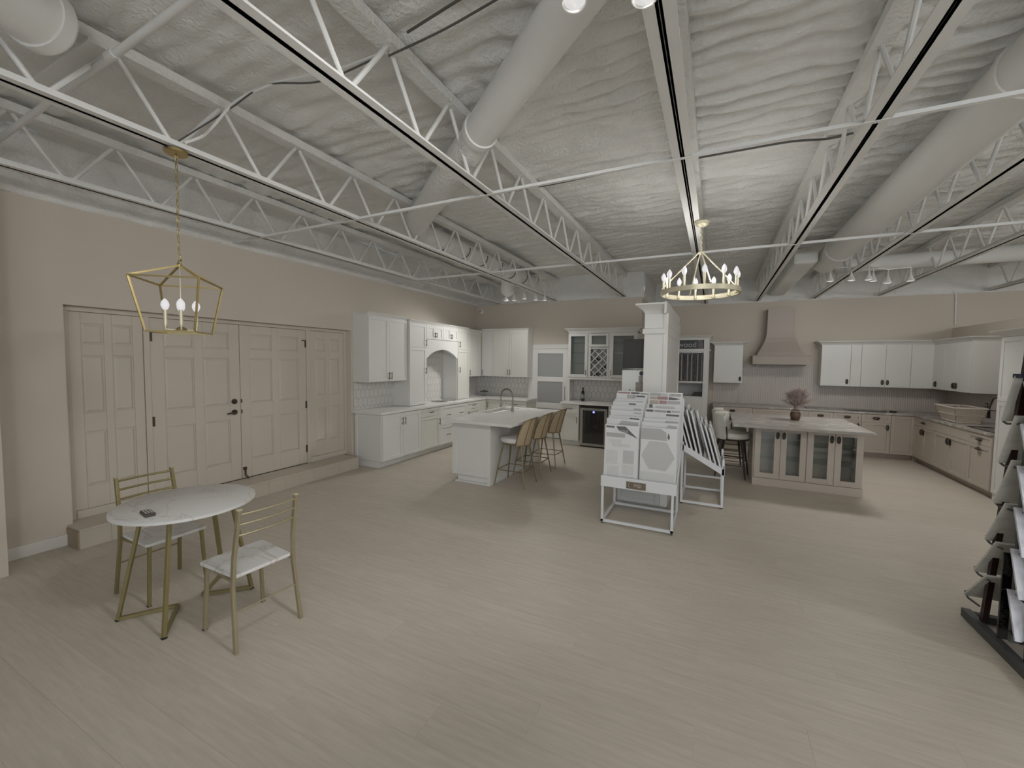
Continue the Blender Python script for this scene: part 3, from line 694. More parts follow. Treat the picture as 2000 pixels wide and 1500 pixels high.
# ------------------------------------------------------------------ drinks bar
FBa = frame((0, 8.56, 0), (1, 0, 0), (0, -1, 0))
cabinet('base_cabinet', 'white drawer and door cabinet left of the wine cooler', FBa, -2.97, -2.57, .11, .895, .63,
        [('drawer', -2.97, -2.57, .70, .89, [(-2.77, .8, False)]), ('door', -2.97, -2.57, .115, .70, [(-2.61, .56, True)])], 'whitew', toe=True)
cabinet('base_cabinet', 'white end cabinet right of the wine cooler', FBa, -1.945, -1.45, .11, .895, .63, [('door', -1.945, -1.45, .115, .89, [(-1.90, .75, True)])], toe=True)
t = Thing('wine_cooler', 'under counter wine cooler with steel framed dark glass door', 'wine cooler', (-2.255, 8.8, 0))
t.part('body', MB().fbox(FBa, -2.555, -1.955, .06, .89, -.6, -.02), 'black')
t.part('plinth_grille', MB().fbox(FBa, -2.55, -1.96, .0, .06, -.58, -.03), 'black')
m = MB()
for u0, u1, v0, v1 in ((-2.545, -2.485, .03, .835), (-2.025, -1.965, .03, .835), (-2.485, -2.025, .03, .085), (-2.485, -2.025, .785, .835)): m.fbox(FBa, u0, u1, v0, v1, -.02, .025)
dr = t.part('door', m, 'steelg', bevel=.003)
t.part('glass_pane', MB().fbox(FBa, -2.485, -2.025, .085, .785, -.01, .018), 'dglass', dr)
t.part('vent_strip', MB().fbox(FBa, -2.545, -1.965, .84, .885, -.02, .012), 'black')
t.part('display_light', MB().cyl(FBa(-2.25, .755, .018), FBa(-2.25, .755, .022), .022, n=12), 'led')
single('worktop', MB().box(-3.0, -1.435, 8.525, 9.2, .896, .935), 'quartz', 'white stone worktop of the drinks bar above the wine cooler', 'worktop', (-2.2, 8.9, .896), bevel=.004)
picket('white picket tile backsplash of the drinks bar', WB1, -2.90, -1.44, .937, 1.45)
FG = frame((0, 8.84, 0), (1, 0, 0), (0, -1, 0))
t = Thing('glass_display_cabinet', 'white wall cabinet with glass doors and a diagonal wine lattice', 'cabinet', (-2.17, 9.0, 1.45))
X0, X1, Z0, Z1 = -2.93, -1.44, 1.45, 2.45
m = MB().box(X0, X1, 9.17, 9.195, Z0, Z1); m.box(X0, X1, 8.842, 9.17, Z0, Z0+.02); m.box(X0, X1, 8.842, 9.17, Z1-.02, Z1)
for xx in (X0, -2.485, -2.025, X1-.02): m.box(xx, xx+.02, 8.842, 9.17, Z0, Z1)
t.part('body', m, 'shade')
m = MB().fbox(FG, X0, X1, Z0-.03, Z0+.02, -.01, .012); m.fbox(FG, X0, X1, Z1-.02, Z1+.005, -.01, .012)
for a, b in ((-2.495, -2.445), (-2.045, -1.995)): m.fbox(FG, a, b, Z0, Z1, -.01, .006)
t.part('face_frame', m, 'white', bevel=.002)
t.part('crown_moulding', crown(FG, X0, X1, Z1, .085, .075, depth=.35), 'white')
t.part('support_panel', MB().box(-2.95, -2.90, 8.88, 9.19, .936, Z0-.03), 'white')
def glass_door(u0, u1, v0, v1, hu, fw=.06):
    m = MB()
    m.fbox(FG, u0, u0+fw, v0, v1, .006, .026); m.fbox(FG, u1-fw, u1, v0, v1, .006, .026); m.fbox(FG, u0+fw, u1-fw, v0, v0+fw, .006, .026); m.fbox(FG, u0+fw, u1-fw, v1-fw, v1, .006, .026)
    d = t.part('door', m, 'white', bevel=.002)
    t.part('glass_pane', MB().fbox(FG, u0+fw, u1-fw, v0+fw, v1-fw, .012, .016), 'glass', d)
    if hu is not None: t.part('handle', bar_pull(FG, hu, v0+.10, .12, True, .026), 'pull', d, smooth=True)
glass_door(-2.925, -2.49, 1.475, 2.425, -2.515); glass_door(-2.00, -1.45, 1.475, 2.425, -1.97, .065); glass_door(-2.45, -2.04, 2.135, 2.42, None, .05)
for zz in (1.77, 2.0, 2.22):
    t.part('shelf', MB().box(-2.91, -2.49, 8.87, 9.16, zz, zz+.01), 'shelfg'); t.part('shelf', MB().box(-2.0, -1.46, 8.87, 9.16, zz, zz+.01), 'shelfg')
m = MB()
for u0, u1, v0, v1 in ((-2.45, -2.42, 1.475, 2.12), (-2.07, -2.04, 1.475, 2.12), (-2.42, -2.07, 1.475, 1.50), (-2.42, -2.07, 2.095, 2.12)): m.fbox(FG, u0, u1, v0, v1, .0, .02)
t.part('lattice_frame', m, 'white')
uc, vc, S = -2.245, 1.7975, .165
for sg in (1, -1):
    for k in range(-4, 5):
        # line u-uc = sg*(v-vc) + k*S, clipped to the frame
        seg = []
        vs_ = np.linspace(1.50, 2.095, 120); us_ = uc+sg*(vs_-vc)+k*S; ok = (us_ > -2.42) & (us_ < -2.07)
        if ok.sum() > 6:
            a, b = np.argmax(ok), len(ok)-1-np.argmax(ok[::-1])
            t.part('lattice_slat', MB().bar(FG(us_[a], vs_[a], .002+.006*sg), FG(us_[b], vs_[b], .002+.006*sg), .016, .012, (0, 1, 0)), 'white')
def wine_bottle(label, loc, lying=False, group=None):
    t = Thing('wine_bottle', label, 'bottle', loc, group, local=True)
    prof = [(.0, 0), (.034, 0), (.037, .006), (.037, .19), (.03, .215), (.0145, .235), (.0135, .29), (.016, .292), (.016, .30), (0, .30)]
    t.part('glass_body', MB().lathe(prof, n=18), 'bottle', smooth=True)
    t.part('label', MB().lathe([(.0375, .06), (.0375, .15)], n=18), 'label', smooth=True)
    t.part('capsule', MB().lathe([(.0165, .25), (.0165, .303), (0, .303)], n=14), 'black', smooth=True)
    if lying: t.o.rotation_euler = (math.radians(-90), 0, 0)
    return t
wine_bottle('dark wine bottle standing on the drinks bar worktop', (-2.62, 8.98, .936))
for lb, u, v in (('dark bottle lying in the wine lattice, upper left one', -2.315, 1.875), ('dark bottle lying in the wine lattice, right hand one', -2.155, 1.71), ('dark bottle lying in the wine lattice, lowest one', -2.325, 1.545)):
    b = wine_bottle(lb, (u, 8.862, v-.01), True, 'bottles in the wine lattice')

# ------------------------------------------------------------------ white island
t = Thing('kitchen_island', 'white panelled kitchen island with overhanging worktop and sink', 'island', (-3.18, 6.1, 0))
t.part('body', MB().box(-3.51, -2.88, 5.19, 7.03, .10, .895), 'white', bevel=.003)
t.part('plinth', MB().box(-3.43, -2.885, 5.205, 7.0, 0, .10), 'white')
Fe = frame((0, 5.19, 0), (1, 0, 0), (0, -1, 0)); t.part('end_panel', shaker(MB(), Fe, -3.51, -2.905, .105, .89, 0, .075, .02), 'white', bevel=.002)
t.part('corner_post', MB().box(-2.905, -2.858, 5.168, 5.23, 0, .895), 'white', bevel=.002)
t.part('corner_post', MB().box(-2.905, -2.858, 6.98, 7.04, 0, .895), 'white', bevel=.002)
Fr = frame((-2.88, 0, 0), (0, 1, 0), (1, 0, 0)); t.part('back_panel', MB().fbox(Fr, 5.23, 6.98, 0, .895, 0, .012), 'white')
for a, b in ((5.23, 5.81), (5.81, 6.39), (6.39, 6.98)):
    t.part('batten', MB().fbox(Fr, b-.03, b+.03, 0.1, .895, .012, .02), 'white')
t.part('shoe_moulding', MB().box(-3.445, -2.85, 5.15, 5.19, 0, .018).box(-2.868, -2.845, 5.19, 7.03, 0, .018), 'white', bevel=.003)
Fs = frame((-3.51, 0, 0), (0, 1, 0), (-1, 0, 0))
for a, b in ((5.2, 5.95), (6.9, 7.02)): t.part('door', shaker(MB(), Fs, a, b, .115, .885), 'white', bevel=.002)
t.part('door', shaker(MB(), Fs, 5.96, 6.43, .115, .62), 'white', bevel=.002); t.part('door', shaker(MB(), Fs, 6.43, 6.89, .115, .62), 'white', bevel=.002)
m = MB().box(-3.55, -2.455, 5.03, 5.95, .896, .937); m.box(-3.55, -2.455, 6.9, 7.07, .896, .937); m.box(-3.20, -2.455, 5.95, 6.9, .896, .937)
t.part('worktop', m, 'quartz', bevel=.004)
m = MB().box(-3.565, -3.205, 5.965, 6.885, .64, .66)
for q in ((-3.565, -3.54, 5.965, 6.885), (-3.23, -3.205, 5.965, 6.885), (-3.54, -3.23, 5.965, 5.99), (-3.54, -3.23, 6.86, 6.885)): m.box(*q, .66, .945)
t.part('sink', m, 'cushion', bevel=.006)
t = Thing('spring_faucet', 'brushed steel spring neck faucet on the white island', 'faucet', (-3.12, 6.43, .937))
t.part('base', MB().lathe([(.028, 0), (.028, .008), (.02, .02), (.016, .05), (.016, .14), (0, .14)], (-3.12, 6.43, .937), 16), 'nickel', smooth=True)
pts = [(-3.12, 6.43, 1.05)]+[(-3.235-.115*math.cos(a), 6.43, 1.20+.13*math.sin(a)) for a in np.linspace(PI, 0, 17)][::1]
pts = [(-3.12, 6.43, 1.06), (-3.12, 6.43, 1.14)]+[(-3.235+.115*math.cos(a), 6.43, 1.19+.13*math.sin(a)) for a in np.linspace(0, PI, 17)]+[(-3.35, 6.43, 1.12)]
t.part('neck', MB().tube(pts, .009, 10), 'nickel', smooth=True)
coil = []
for i in range(240):
    f_ = i/239*(len(pts)-1); k = min(int(f_), len(pts)-2); p = Vector(pts[k]).lerp(Vector(pts[k+1]), f_-k)
    tg = (Vector(pts[k+1])-Vector(pts[k])).normalized(); n1 = Vector((0, 1, 0)); n2 = tg.cross(n1)
    coil.append(p+.015*(math.cos(i*1.2)*n1+math.sin(i*1.2)*n2))
t.part('spring', MB().tube(coil, .003, 5), 'nickel', smooth=True)
t.part('spray_head', MB().lathe([(.012, .12), (.018, .10), (.02, .02), (.015, 0), (0, 0)], (-3.35, 6.43, 1.0), 14), 'nickel', smooth=True)
t.part('holder_arm', MB().cyl((-3.12, 6.43, 1.075), (-3.35, 6.43, 1.085), .006, n=8), 'nickel', smooth=True)
t.part('lever', MB().cyl((-3.12, 6.42, 1.0), (-3.10, 6.33, 1.01), .008, .006, n=8), 'nickel', smooth=True)

# bar stools with woven backs (local: sitter faces -x)
def rattan_stool(label, loc, rz):
    t = Thing('bar_stool', label, 'bar stool', loc, 'woven back bar stools at the white island', rz, True)
    for sx in (-1, 1):
        for sy in (-1, 1):
            t.part('leg', MB().tube([(sx*.145, sy*.13, .60), (sx*.24, sy*.225, 0)], [.015, .009], 8), 'legw', smooth=True)
    for a, b in (((-.208, -.194), (.208, -.194)), ((.208, -.194), (.208, .194)), ((.208, .194), (-.208, .194)), ((-.208, .194), (-.208, -.194))):
        t.part('footrest', MB().cyl((a[0], a[1], .23), (b[0], b[1], .23), .0075, n=6), 'legw', smooth=True)
    t.part('seat_base', MB().lathe([(0, 0), (.16, 0), (.19, .015), (.19, .03), (0, .03)], (-.01, 0, .595), 24), 'legw', smooth=True)
    prof = [(0, 0), (.19, 0), (.215, .02), (.217, .05), (.2, .072), (.12, .082), (0, .084)]
    t.part('seat_cushion', MB().lathe(prof, (-.01, 0, .622), 28, 1.03, 1.0), 'cushion', smooth=True)
    # curved back shell
    P = []; Q = []
    for i in range(11):
        v = i/10; row = []; rq = []
        half = math.radians(62)*(1-.35*v**2)
        z = .60+.40*v+.03*v*0
        R = .235+.055*v
        for j in range(17):
            a = -half+2*half*j/16
            zz = z+ (.0 if v < .8 else -.03*(abs(j-8)/8)**2*(v-.8)/.2)
            row.append((-.02+R*math.cos(a)+.045*v, R*math.sin(a)*.98, zz)); rq.append((-.02+(R-.012)*math.cos(a)+.045*v, (R-.012)*math.sin(a)*.98, zz))
        P.append(row); Q.append(rq)
    bk = t.part('backrest', MB().grid(P).grid(Q), 'rattan', smooth=True)
    rim = [p for p in P[0][::-1]]+[r[0] for r in P[1:]]+P[-1][1:]+[r[-1] for r in P[-2:0:-1]]
    t.part('rim', MB().tube(rim, .009, 6, True), 'legw', bk, smooth=True)
    for j in (4, 8, 12): t.part('back_rib', MB().tube([r[j] for r in P], .008, 6), 'legw', bk, smooth=True)
    return t
s1 = rattan_stool('woven back bar stool at the near end of the white island', (-2.585, 5.46, 0), 0)
dup(s1.o, (-2.59, 6.10, 0), .02, 'woven back bar stool in the middle of the white island row')
dup(s1.o, (-2.575, 6.74, 0), -.03, 'woven back bar stool at the far end of the white island')

# ------------------------------------------------------------------ tile sample racks
def card(t, F, u0, u1, v0, v1, n_bot, n_top, prints, m='card', th=.008):
    """a sample board leaning back; u across, v up along the board"""
    G = lambda a, v, k: F(a, v, n_bot+(n_top-n_bot)*(v-v0)/(v1-v0)+k)
    c = t.part('sample_board', MB().fbox(G, u0, u1, v0, v1, -th, 0), m)
    W_ = u1-u0; H_ = v1-v0
    for (poly, pm) in prints:
        A = [G(u0+p[0]*W_, v0+p[1]*H_, .0004) for p in poly]; B = [G(u0+p[0]*W_, v0+p[1]*H_, .003) for p in poly]
        t.part('print', MB().ext(A, B), pm, c)
    return c, G
R_ = lambda a, b, c, d: [(a, c), (b, c), (b, d), (a, d)]
F1 = frame((0, 4.56, 0), (1, 0, 0), (0, -1, 0))
t = Thing('tile_sample_rack', 'white two column tile sample rack facing the camera with a bronze plaque', 'display rack', (-.715, 4.9, 0))
bx0, bx1, by0, by1 = -1.095, -.335, 4.56, 5.20
for (x, y_) in ((bx0, by0), (bx1-.025, by0), (bx0, by1), (bx1-.025, by1)):
    t.part('post', MB().box(x, x+.025, y_, y_+.025, .015, .45 if y_ < 5 else .80), 'rack')
    t.part('foot', MB().cyl((x+.0125, y_+.0125, 0), (x+.0125, y_+.0125, .016), .012, n=10), 'rubber')
for q in ((bx0, bx1, by0, by0+.025), (bx0, bx1, by1, by1+.025)): t.part('base_rail', MB().box(*q, .018, .046), 'rack')
for q in ((bx0, bx0+.025, by0+.025, by1), (bx1-.025, bx1, by0+.025, by1)): t.part('base_rail', MB().box(*q, .018, .046), 'rack')
t.part('front_apron', MB().box(-1.10, -.31, 4.545, 4.562, .425, .545), 'rack', bevel=.002)
for sx in (-1.10, -.322):
    t.part('side_rail', MB().hexa([(sx, 4.56, .425), (sx+.014, 4.56, .425), (sx+.014, 5.24, .80), (sx, 5.24, .80), (sx, 4.56, .50), (sx+.014, 4.56, .50), (sx+.014, 5.24, .875), (sx, 5.24, .875)]), 'rack')
t.part('back_board', MB().hexa([(-1.10, 5.24, .80), (-.31, 5.24, .80), (-.31, 5.25, .80), (-1.10, 5.25, .80), (-1.10, 5.30, 1.38), (-.31, 5.30, 1.38), (-.31, 5.31, 1.38), (-1.10, 5.31, 1.38)]), 'rack')
for i in range(9): t.part('divider_rail', MB().box(-1.09, -.325, 4.575+i*.078, 4.579+i*.078, .44+i*.043, .475+i*.043), 'rack')
pl = t.part('plaque', MB().fbox(F1, -.82, -.615, .438, .515, .016, .022), 'plaque', bevel=.004)
text('plaque_lettering', 'MSI', .055, 'plaquet', (-.70, 4.5365, .477), (PI/2, 0, 0), pl, t.off)
t.part('plaque_swoosh', MB().tube([(-.775+.022*math.cos(a), 4.537, .477+.026*math.sin(a)) for a in np.linspace(PI*.6, PI*1.4, 9)], .003, 5), 'cardt', pl)
rows = 9
vis = {  # prints that show above the board in front: (left column, right column)
 0: ([(R_(.03, .28, .945, .975), 'cardd'), ([(.33, .975), (.42, .90), (.68, .86), (.97, .79), (.60, .978)], 'cardd'), (R_(.04, .60, .79, .86), 'cardg'), (R_(.12, .50, .69, .755), 'ctile2'), (R_(.22, .75, .63, .685), 'ctile2'), (R_(.06, .40, .33, .565), 'ctile2'), (R_(.10, .45, .08, .30), 'ctile2'), (R_(.56, .88, .36, .58), 'ctile'), (R_(.54, .88, .18, .34), 'ctile2'), (R_(.54, .88, .06, .15), 'ctile2')],
     [([(.0, .985), (.55, .985), (.70, .93), (.72, .80), (.0, .80)], 'cardg'), ([(.73, .85), (.78, .81), (.80, .86), (.76, .93)], 'cardd'), ([(.03, .53), (.25, .78), (.72, .77), (.95, .53), (.72, .31), (.25, .32)], 'ctile'), (R_(.02, .96, .06, .27), 'ctile2')]),
 1: ([([(.35, .9), (.45, .97), (.95, .96), (.95, .9)], 'cardg')], [([(.68, .93), (.74, .97), (.97, .96), (.97, .88), (.85, .91)], 'cardg')]),
 2: ([(R_(.64, .92, .945, .975), 'cardd')], [(R_(.62, .98, .94, .97), 'cardg')]),
 3: ([(R_(.72, .95, .955, .975), 'cardg')], [(R_(.62, .98, .945, .975), 'cardd')]),
 4: ([(R_(.70, .92, .94, .97), 'cardg')], [(R_(.02, .22, .90, .97), 'cardd'), (R_(.25, .60, .9, .97), 'cardp'), (R_(.62, .72, .91, .97), 'cardd'), (R_(.75, .98, .95, .975), 'cardg')]),
 5: ([(R_(.5, .72, .95, .975), 'cardd')], [(R_(.06, .16, .92, .99), 'cardd'), (R_(.25, .8, .92, .97), 'ctile')]),
 6: ([(R_(.7, .9, .94, .97), 'cardg')], [(R_(.05, .32, .90, .985), 'cardt'), (R_(.34, .56, .93, .985), 'cardr'), (R_(.58, .95, .94, .985), 'cardg')]),
 7: ([(R_(.35, .62, .92, .985), 'cardp'), (R_(.64, .92, .945, .975), 'cardd')], [(R_(.04, .25, .93, .985), 'cardt'), (R_(.26, .58, .92, .99), 'cardr'), ([(.6, .93), (.75, .93), (.95, .96), (.62, .99)], 'cardd')]),
 8: ([(R_(.03, .42, .92, .985), 'cardr'), (R_(.45, .72, .92, .985), 'cardd'), (R_(.75, .98, .90, .97), 'cardo')], [(R_(.02, .35, .92, .985), 'cardg'), (R_(.36, .55, .92, .985), 'ctile'), (R_(.6, .95, .92, .98), 'cardp')]),
}
for i in range(rows):
    vb = .455+i*.043; n0 = -.035-i*.075; hgt = .66 if i else .655
    for c, (a, b) in enumerate(((-1.085, -.715), (-.695, -.325))):
        jx = random.uniform(-.006, .006) if i else 0; jh = random.uniform(-.012, .012) if i else 0
        cd, G = card(t, F1, a+jx, b+jx, vb, vb+hgt+jh, n0, n0-.045, vis[i][c])
        if i == 0 and c == 0:
            p = G(-.91, vb+hgt*.895, .005); text('card_lettering', 'RIA GOLD', .034, 'card', tuple(p), (PI/2+.07, 0, .02), cd, t.off)
# the second rack, turned to face right
FQ = frame((.14, 0, 0), (0, 1, 0), (1, 0, 0))
t = Thing('tile_sample_rack', 'white tile sample rack seen from its side, boards leaning left', 'display rack', (-.1, 6.05, 0))
qy0, qy1 = 5.69, 6.42
for (x, y_) in ((.125, qy0), (.125, qy1-.025), (-.345, qy0), (-.345, qy1-.025)):
    t.part('post', MB().box(x, x+.025, y_, y_+.025, .015, .62 if x > 0 else .80), 'rack'); t.part('foot', MB().cyl((x+.0125, y_+.0125, 0), (x+.0125, y_+.0125, .016), .012, n=10), 'rubber')
for q in ((-.32, .125, qy0, qy0+.025), (-.32, .125, qy1-.025, qy1)): t.part('base_rail', MB().box(*q, .018, .046), 'rack')
for q in ((.125, .15, qy0+.025, qy1-.025), (-.345, -.32, qy0+.025, qy1-.025)): t.part('base_rail', MB().box(*q, .018, .046), 'rack')
t.part('stretcher', MB().box(-.32, .125, qy1-.025, qy1-.005, .20, .225), 'rack')
for y_ in (qy0, qy1-.014): t.part('side_rail', MB().hexa([(.14, y_, .42), (.14, y_+.014, .42), (-.35, y_+.014, .70), (-.35, y_, .70), (.14, y_, .50), (.14, y_+.014, .50), (-.35, y_+.014, .78), (-.35, y_, .78)]), 'rack')
t.part('front_apron', MB().box(.14, .155, qy0, qy1, .42, .54), 'rack')
for i in range(9):
    f_ = i/8; n0 = -.012-.44*f_; vb = .46+.25*f_
    miss = i in (3,)
    t.part('divider_rail', MB().fbox(FQ, qy0+.014, qy1-.014, vb-.02, vb+.09, n0+.018, n0+.024), 'rack')
    for (a, b) in ((qy0+.02, qy0+.36), (qy0+.375, qy1-.02)):
        if miss and a < 5.8: continue
        h = .58+random.uniform(-.06, .05)
        cd, G = card(t, FQ, a, b, vb, vb+h, n0, n0-.15, [(R_(.05, .95, .05, .80), random.choice(('ctile', 'cardt', 'ctile2', 'ctile2'))), (R_(.05, .7, .86, .97), 'cardg')], th=.015)
        t.part('edge_trim', MB().fbox(G, a-.002, a+.006, vb, vb+h, -.016, .004), 'card', cd)
# low storage cabinet behind the rack, white tall divider, screen and poster
t = Thing('storage_cabinet', 'low pale grey cabinet standing right behind the front tile rack', 'cabinet', (-.78, 5.55, 0))
t.part('body', MB().box(-1.08, -.47, 5.36, 5.80, .03, .78), 'shade', bevel=.003)
Fc = frame((0, 5.36, 0), (1, 0, 0), (0, -1, 0)); t.part('door', shaker(MB(), Fc, -1.075, -.56, .035, .775, 0), 'shade', bevel=.002)
t.part('side_filler', MB().fbox(Fc, -.555, -.475, .035, .775, 0, .02), 'white'); t.part('plinth', MB().box(-1.06, -.49, 5.38, 5.78, 0, .03), 'shade')
t = Thing('tall_divider_cabinet', 'tall white cabinet wall with crown moulding behind the tile rack', 'cabinet', (-.73, 6.9, 0))
cx0, cx1, cy0, cy1 = -.88, -.60, 5.92, 8.05
t.part('body', MB().box(cx0, cx1, cy0, cy1, 0, 2.47), 'white', bevel=.003)
Fc = frame((0, cy0, 0), (1, 0, 0), (0, -1, 0)); Fd = frame((cx1, 0, 0), (0, 1, 0), (1, 0, 0))
t.part('end_board', MB().fbox(Fc, cx0, cx1-.035, .1, 2.19, 0, .012), 'white', bevel=.002)
t.part('ledge', MB().fbox(Fc, cx0-.022, cx1, 2.195, 2.265, 0, .028), 'white', bevel=.004)
t.part('frieze', MB().fbox(Fc, cx0, cx1-.035, 2.27, 2.465, 0, .012), 'white', bevel=.002)
t.part('corner_stile', MB().fbox(Fc, cx1-.033, cx1+.004, 0, 2.47, 0, .018), 'white', bevel=.003)
t.part('side_panel', shaker(MB(), Fd, cy0+.01, cy1, .1, 2.30, 0, .12, .02), 'white', bevel=.002)
t.part('side_frieze', MB().fbox(Fd, cy0, cy1, 2.30, 2.47, 0, .024), 'white', bevel=.002)
t.part('crown_moulding', crown(Fc, cx0, cx1, 2.47, .13, .115, True, False, depth=2.1), 'white')
t.part('crown_return', MB().hexa([(cx1-.02, cy0-.115, 2.46), (cx1+.005, cy0-.115, 2.46), (cx1+.005, cy1, 2.46), (cx1-.02, cy1, 2.46), (cx1-.02, cy0-.12, 2.61), (cx1+.012, cy0-.12, 2.61), (cx1+.012, cy1, 2.61), (cx1-.02, cy1, 2.61)]), 'white')
t = Thing('wall_screen', 'dark flat screen hanging left of the tall white divider', 'screen', (-1.03, 6.05, 1.72))
t.part('housing', MB().box(-1.185, -.885, 6.05, 6.09, 1.725, 2.135), 'black', bevel=.003)
t.part('display', MB().box(-1.18, -.89, 6.046, 6.05, 1.735, 2.13), 'screen')
t.part('soundbar', MB().box(-1.09, -.885, 6.03, 6.055, 1.712, 1.722), 'steelg')
t.part('mount_arm', MB().box(-1.0, -.88, 6.09, 6.12, 1.9, 1.95), 'black')
t = Thing('poster_board', 'white photo poster below the dark screen by the divider', 'poster', (-1.03, 6.0, .78))
t.part('board', MB().box(-1.18, -.885, 5.995, 6.005, 1.36, 1.695), 'poster')
t.part('stand_post', MB().box(-1.045, -1.02, 6.005, 6.03, .78, 1.5), 'rack')
t.part('stand_foot', MB().box(-1.06, -.90, 5.82, 6.06, .782, .80), 'rack')
t.part('printed_person', MB().box(-.99, -.89, 5.992, 5.995, 1.385, 1.53).box(-.95, -.90, 5.992, 5.995, 1.53, 1.62), 'posterd')
t.part('printed_hair', MB().cyl((-.915, 5.995, 1.655), (-.915, 5.991, 1.655), .03, n=14), 'bottle')
t.part('printed_bottles', MB().box(-1.075, -1.06, 5.992, 5.995, 1.375, 1.43).box(-1.04, -1.03, 5.992, 5.995, 1.375, 1.41), 'posterd')

# wood sample display against the back wall
t = Thing('wood_sample_display', 'tall white display cabinet of wood sample strips with dark header sign', 'display cabinet', (-.5, 10.6, 0))
Fw = frame((0, 10.30, 0), (1, 0, 0), (0, -1, 0))
m = MB().box(-1.0, -.885, 10.30, 10.94, 0, 2.36); m.box(-.235, -.12, 10.30, 10.94, 0, 2.36); m.box(-.885, -.235, 10.88, 10.94, 0, 2.36)
m.box(-.885, -.235, 10.30, 10.88, 2.335, 2.36); m.box(-.885, -.235, 10.30, 10.88, 0, .08)
t.part('body', m, 'white', bevel=.003)
t.part('crown_moulding', crown(Fw, -1.0, -.12, 2.36, .07, .06, depth=.62), 'white')
t.part('rail', MB().fbox(Fw, -.885, -.235, 2.06, 2.135, -.03, 0), 'white'); t.part('ledge', MB().fbox(Fw, -1.02, -.09, 2.085, 2.115, 0, .02), 'white')
sg = t.part('header_sign', MB().fbox(Fw, -.885, -.245, 2.14, 2.335, -.03, -.02), 'signd')
t.part('sign_photo', MB().fbox(Fw, -.36, -.245, 2.14, 2.335, -.0195, -.018), 'signp', sg)
text('sign_lettering', 'wood', .17, 'signt', (-.385, 10.317, 2.225), (PI/2, 0, 0), sg, t.off, .001, 'RIGHT')
t.part('shelf', MB().box(-.885, -.235, 10.33, 10.88, 1.355, 1.395), 'white'); t.part('shelf', MB().box(-.885, -.235, 10.33, 10.88, 1.02, 1.05), 'white')
t.part('back_panel', MB().box(-.885, -.235, 10.86, 10.88, .08, 2.33), 'shade'); t.part('lower_front', MB().fbox(Fw, -.885, -.235, .08, 1.02, -.02, 0), 'white')
t.part('peg_rail', MB().box(-.885, -.235, 10.35, 10.36, 2.045, 2.055), 'steelg')
for i in range(15):
    xx = -.86+i*.0425
    t.part('sample_strip', MB().bar((xx, 10.37, 1.40), (xx-.004, 10.40, 2.02), .03, .012, (0, 1, 0)), ('swd', 'swd', 'swl', 'swd', 'swl')[i % 5])
    t.part('sample_hook', MB().cyl((xx, 10.36, 2.05), (xx, 10.39, 2.015), .005, n=6), 'rack')
for j, (dx, zz, lb) in enumerate(((0, 1.051, 'dark sample box lying at the bottom of the pair on the display shelf'), (.03, 1.096, 'dark sample box lying on top of the other on the display shelf'))):
    single('sample_box', MB().box(-.45+dx, -.245, 10.4, 10.6, zz, zz+.043), 'swd', lb, 'box', (-.35, 10.5, zz), 'boxes on the display shelf', bevel=.003)

# ------------------------------------------------------------------ right kitchen
CT = .895
FRB = frame((0, 10.33, 0), (1, 0, 0), (0, -1, 0)); FRU = frame((0, 10.62, 0), (1, 0, 0), (0, -1, 0))
FSB = frame((3.43, 0, 0), (0, -1, 0), (-1, 0, 0)); FSU = frame((3.75, 0, 0), (0, -1, 0), (-1, 0, 0))
g = 'taupe base cabinets of the right kitchen'
kw = dict(m='tan', hm='bronze', pull=cup_pull, plen=.10, toe=True, group=g)
z0, z1, zd = .10, CT-.04, .70
def base2(label, F, a, b, wide=False, handles=True, dbl=True):
    mid = (a+b)/2
    fr = [('drawer', a, b, zd, z1-.004, [(mid, (zd+z1)/2, False)] if handles else [])]
    if dbl: fr += [('door', a, mid, z0+.004, zd, [(mid-.035, zd-.09, True)]), ('door', mid, b, z0+.004, zd, [(mid+.035, zd-.09, True)])]
    else: fr += [('door', a, b, z0+.004, zd, [(b-.05, zd-.09, True)])]
    return cabinet('base_cabinet', label, F, a, b, z0, z1, .60, fr, **kw)
base2('taupe base cabinet beside the wood sample display', FRB, .0, .77)
base2('wide taupe base cabinet below the range hood', FRB, .771, 1.76, handles=False)
base2('narrow taupe base cabinet just right of the vase', FRB, 1.761, 2.18, dbl=False)
base2('narrow taupe base cabinet second to the right of the vase', FRB, 2.181, 2.63, dbl=False)
base2('taupe drawer and door base cabinet right of the taupe island', FRB, 2.631, 3.08, dbl=False)
cabinet('base_cabinet', 'taupe full height door base cabinet in the right kitchen corner', FRB, 3.081, 3.428, z0, z1, .60, [('door', 3.081, 3.428, z0+.004, z1-.004, [])], **kw)
cc = base2('taupe corner base cabinet on the right wall run', FSB, -10.325, -9.50)
cc.part('toe_corner', MB().box(3.432, 3.52, 10.335, 10.42, 0, .10), 'tan')
cabinet('base_cabinet', 'taupe sink base cabinet with two false drawer fronts on the right run', FSB, -9.499, -8.44, z0, z1, .60,
        [('slab', -9.499, -8.97, zd, z1-.004, []), ('slab', -8.97, -8.44, zd, z1-.004, []), ('door', -9.499, -8.97, z0+.004, zd, [(-9.005, zd-.1, True)]), ('door', -8.97, -8.44, z0+.004, zd, [(-8.935, zd-.1, True)])], **kw)
cabinet('base_cabinet', 'taupe pull out base cabinet right against the white pantry', FSB, -8.439, -7.872, z0, z1, .60,
        [('drawer', -8.439, -7.872, zd, z1-.004, [(-8.155, .775, False)]), ('door', -8.439, -7.872, z0+.004, zd, [(-8.155, .64, False)])], **kw)
m = MB().box(-.02, 4.085, 10.295, 10.945, CT-.039, CT); m.box(3.395, 4.085, 7.875, 10.295, CT-.039, CT)
single('worktop', m, 'granite', 'grey veined stone worktop wrapping the right kitchen', 'worktop', (2.5, 10.6, CT-.039), bevel=.004)
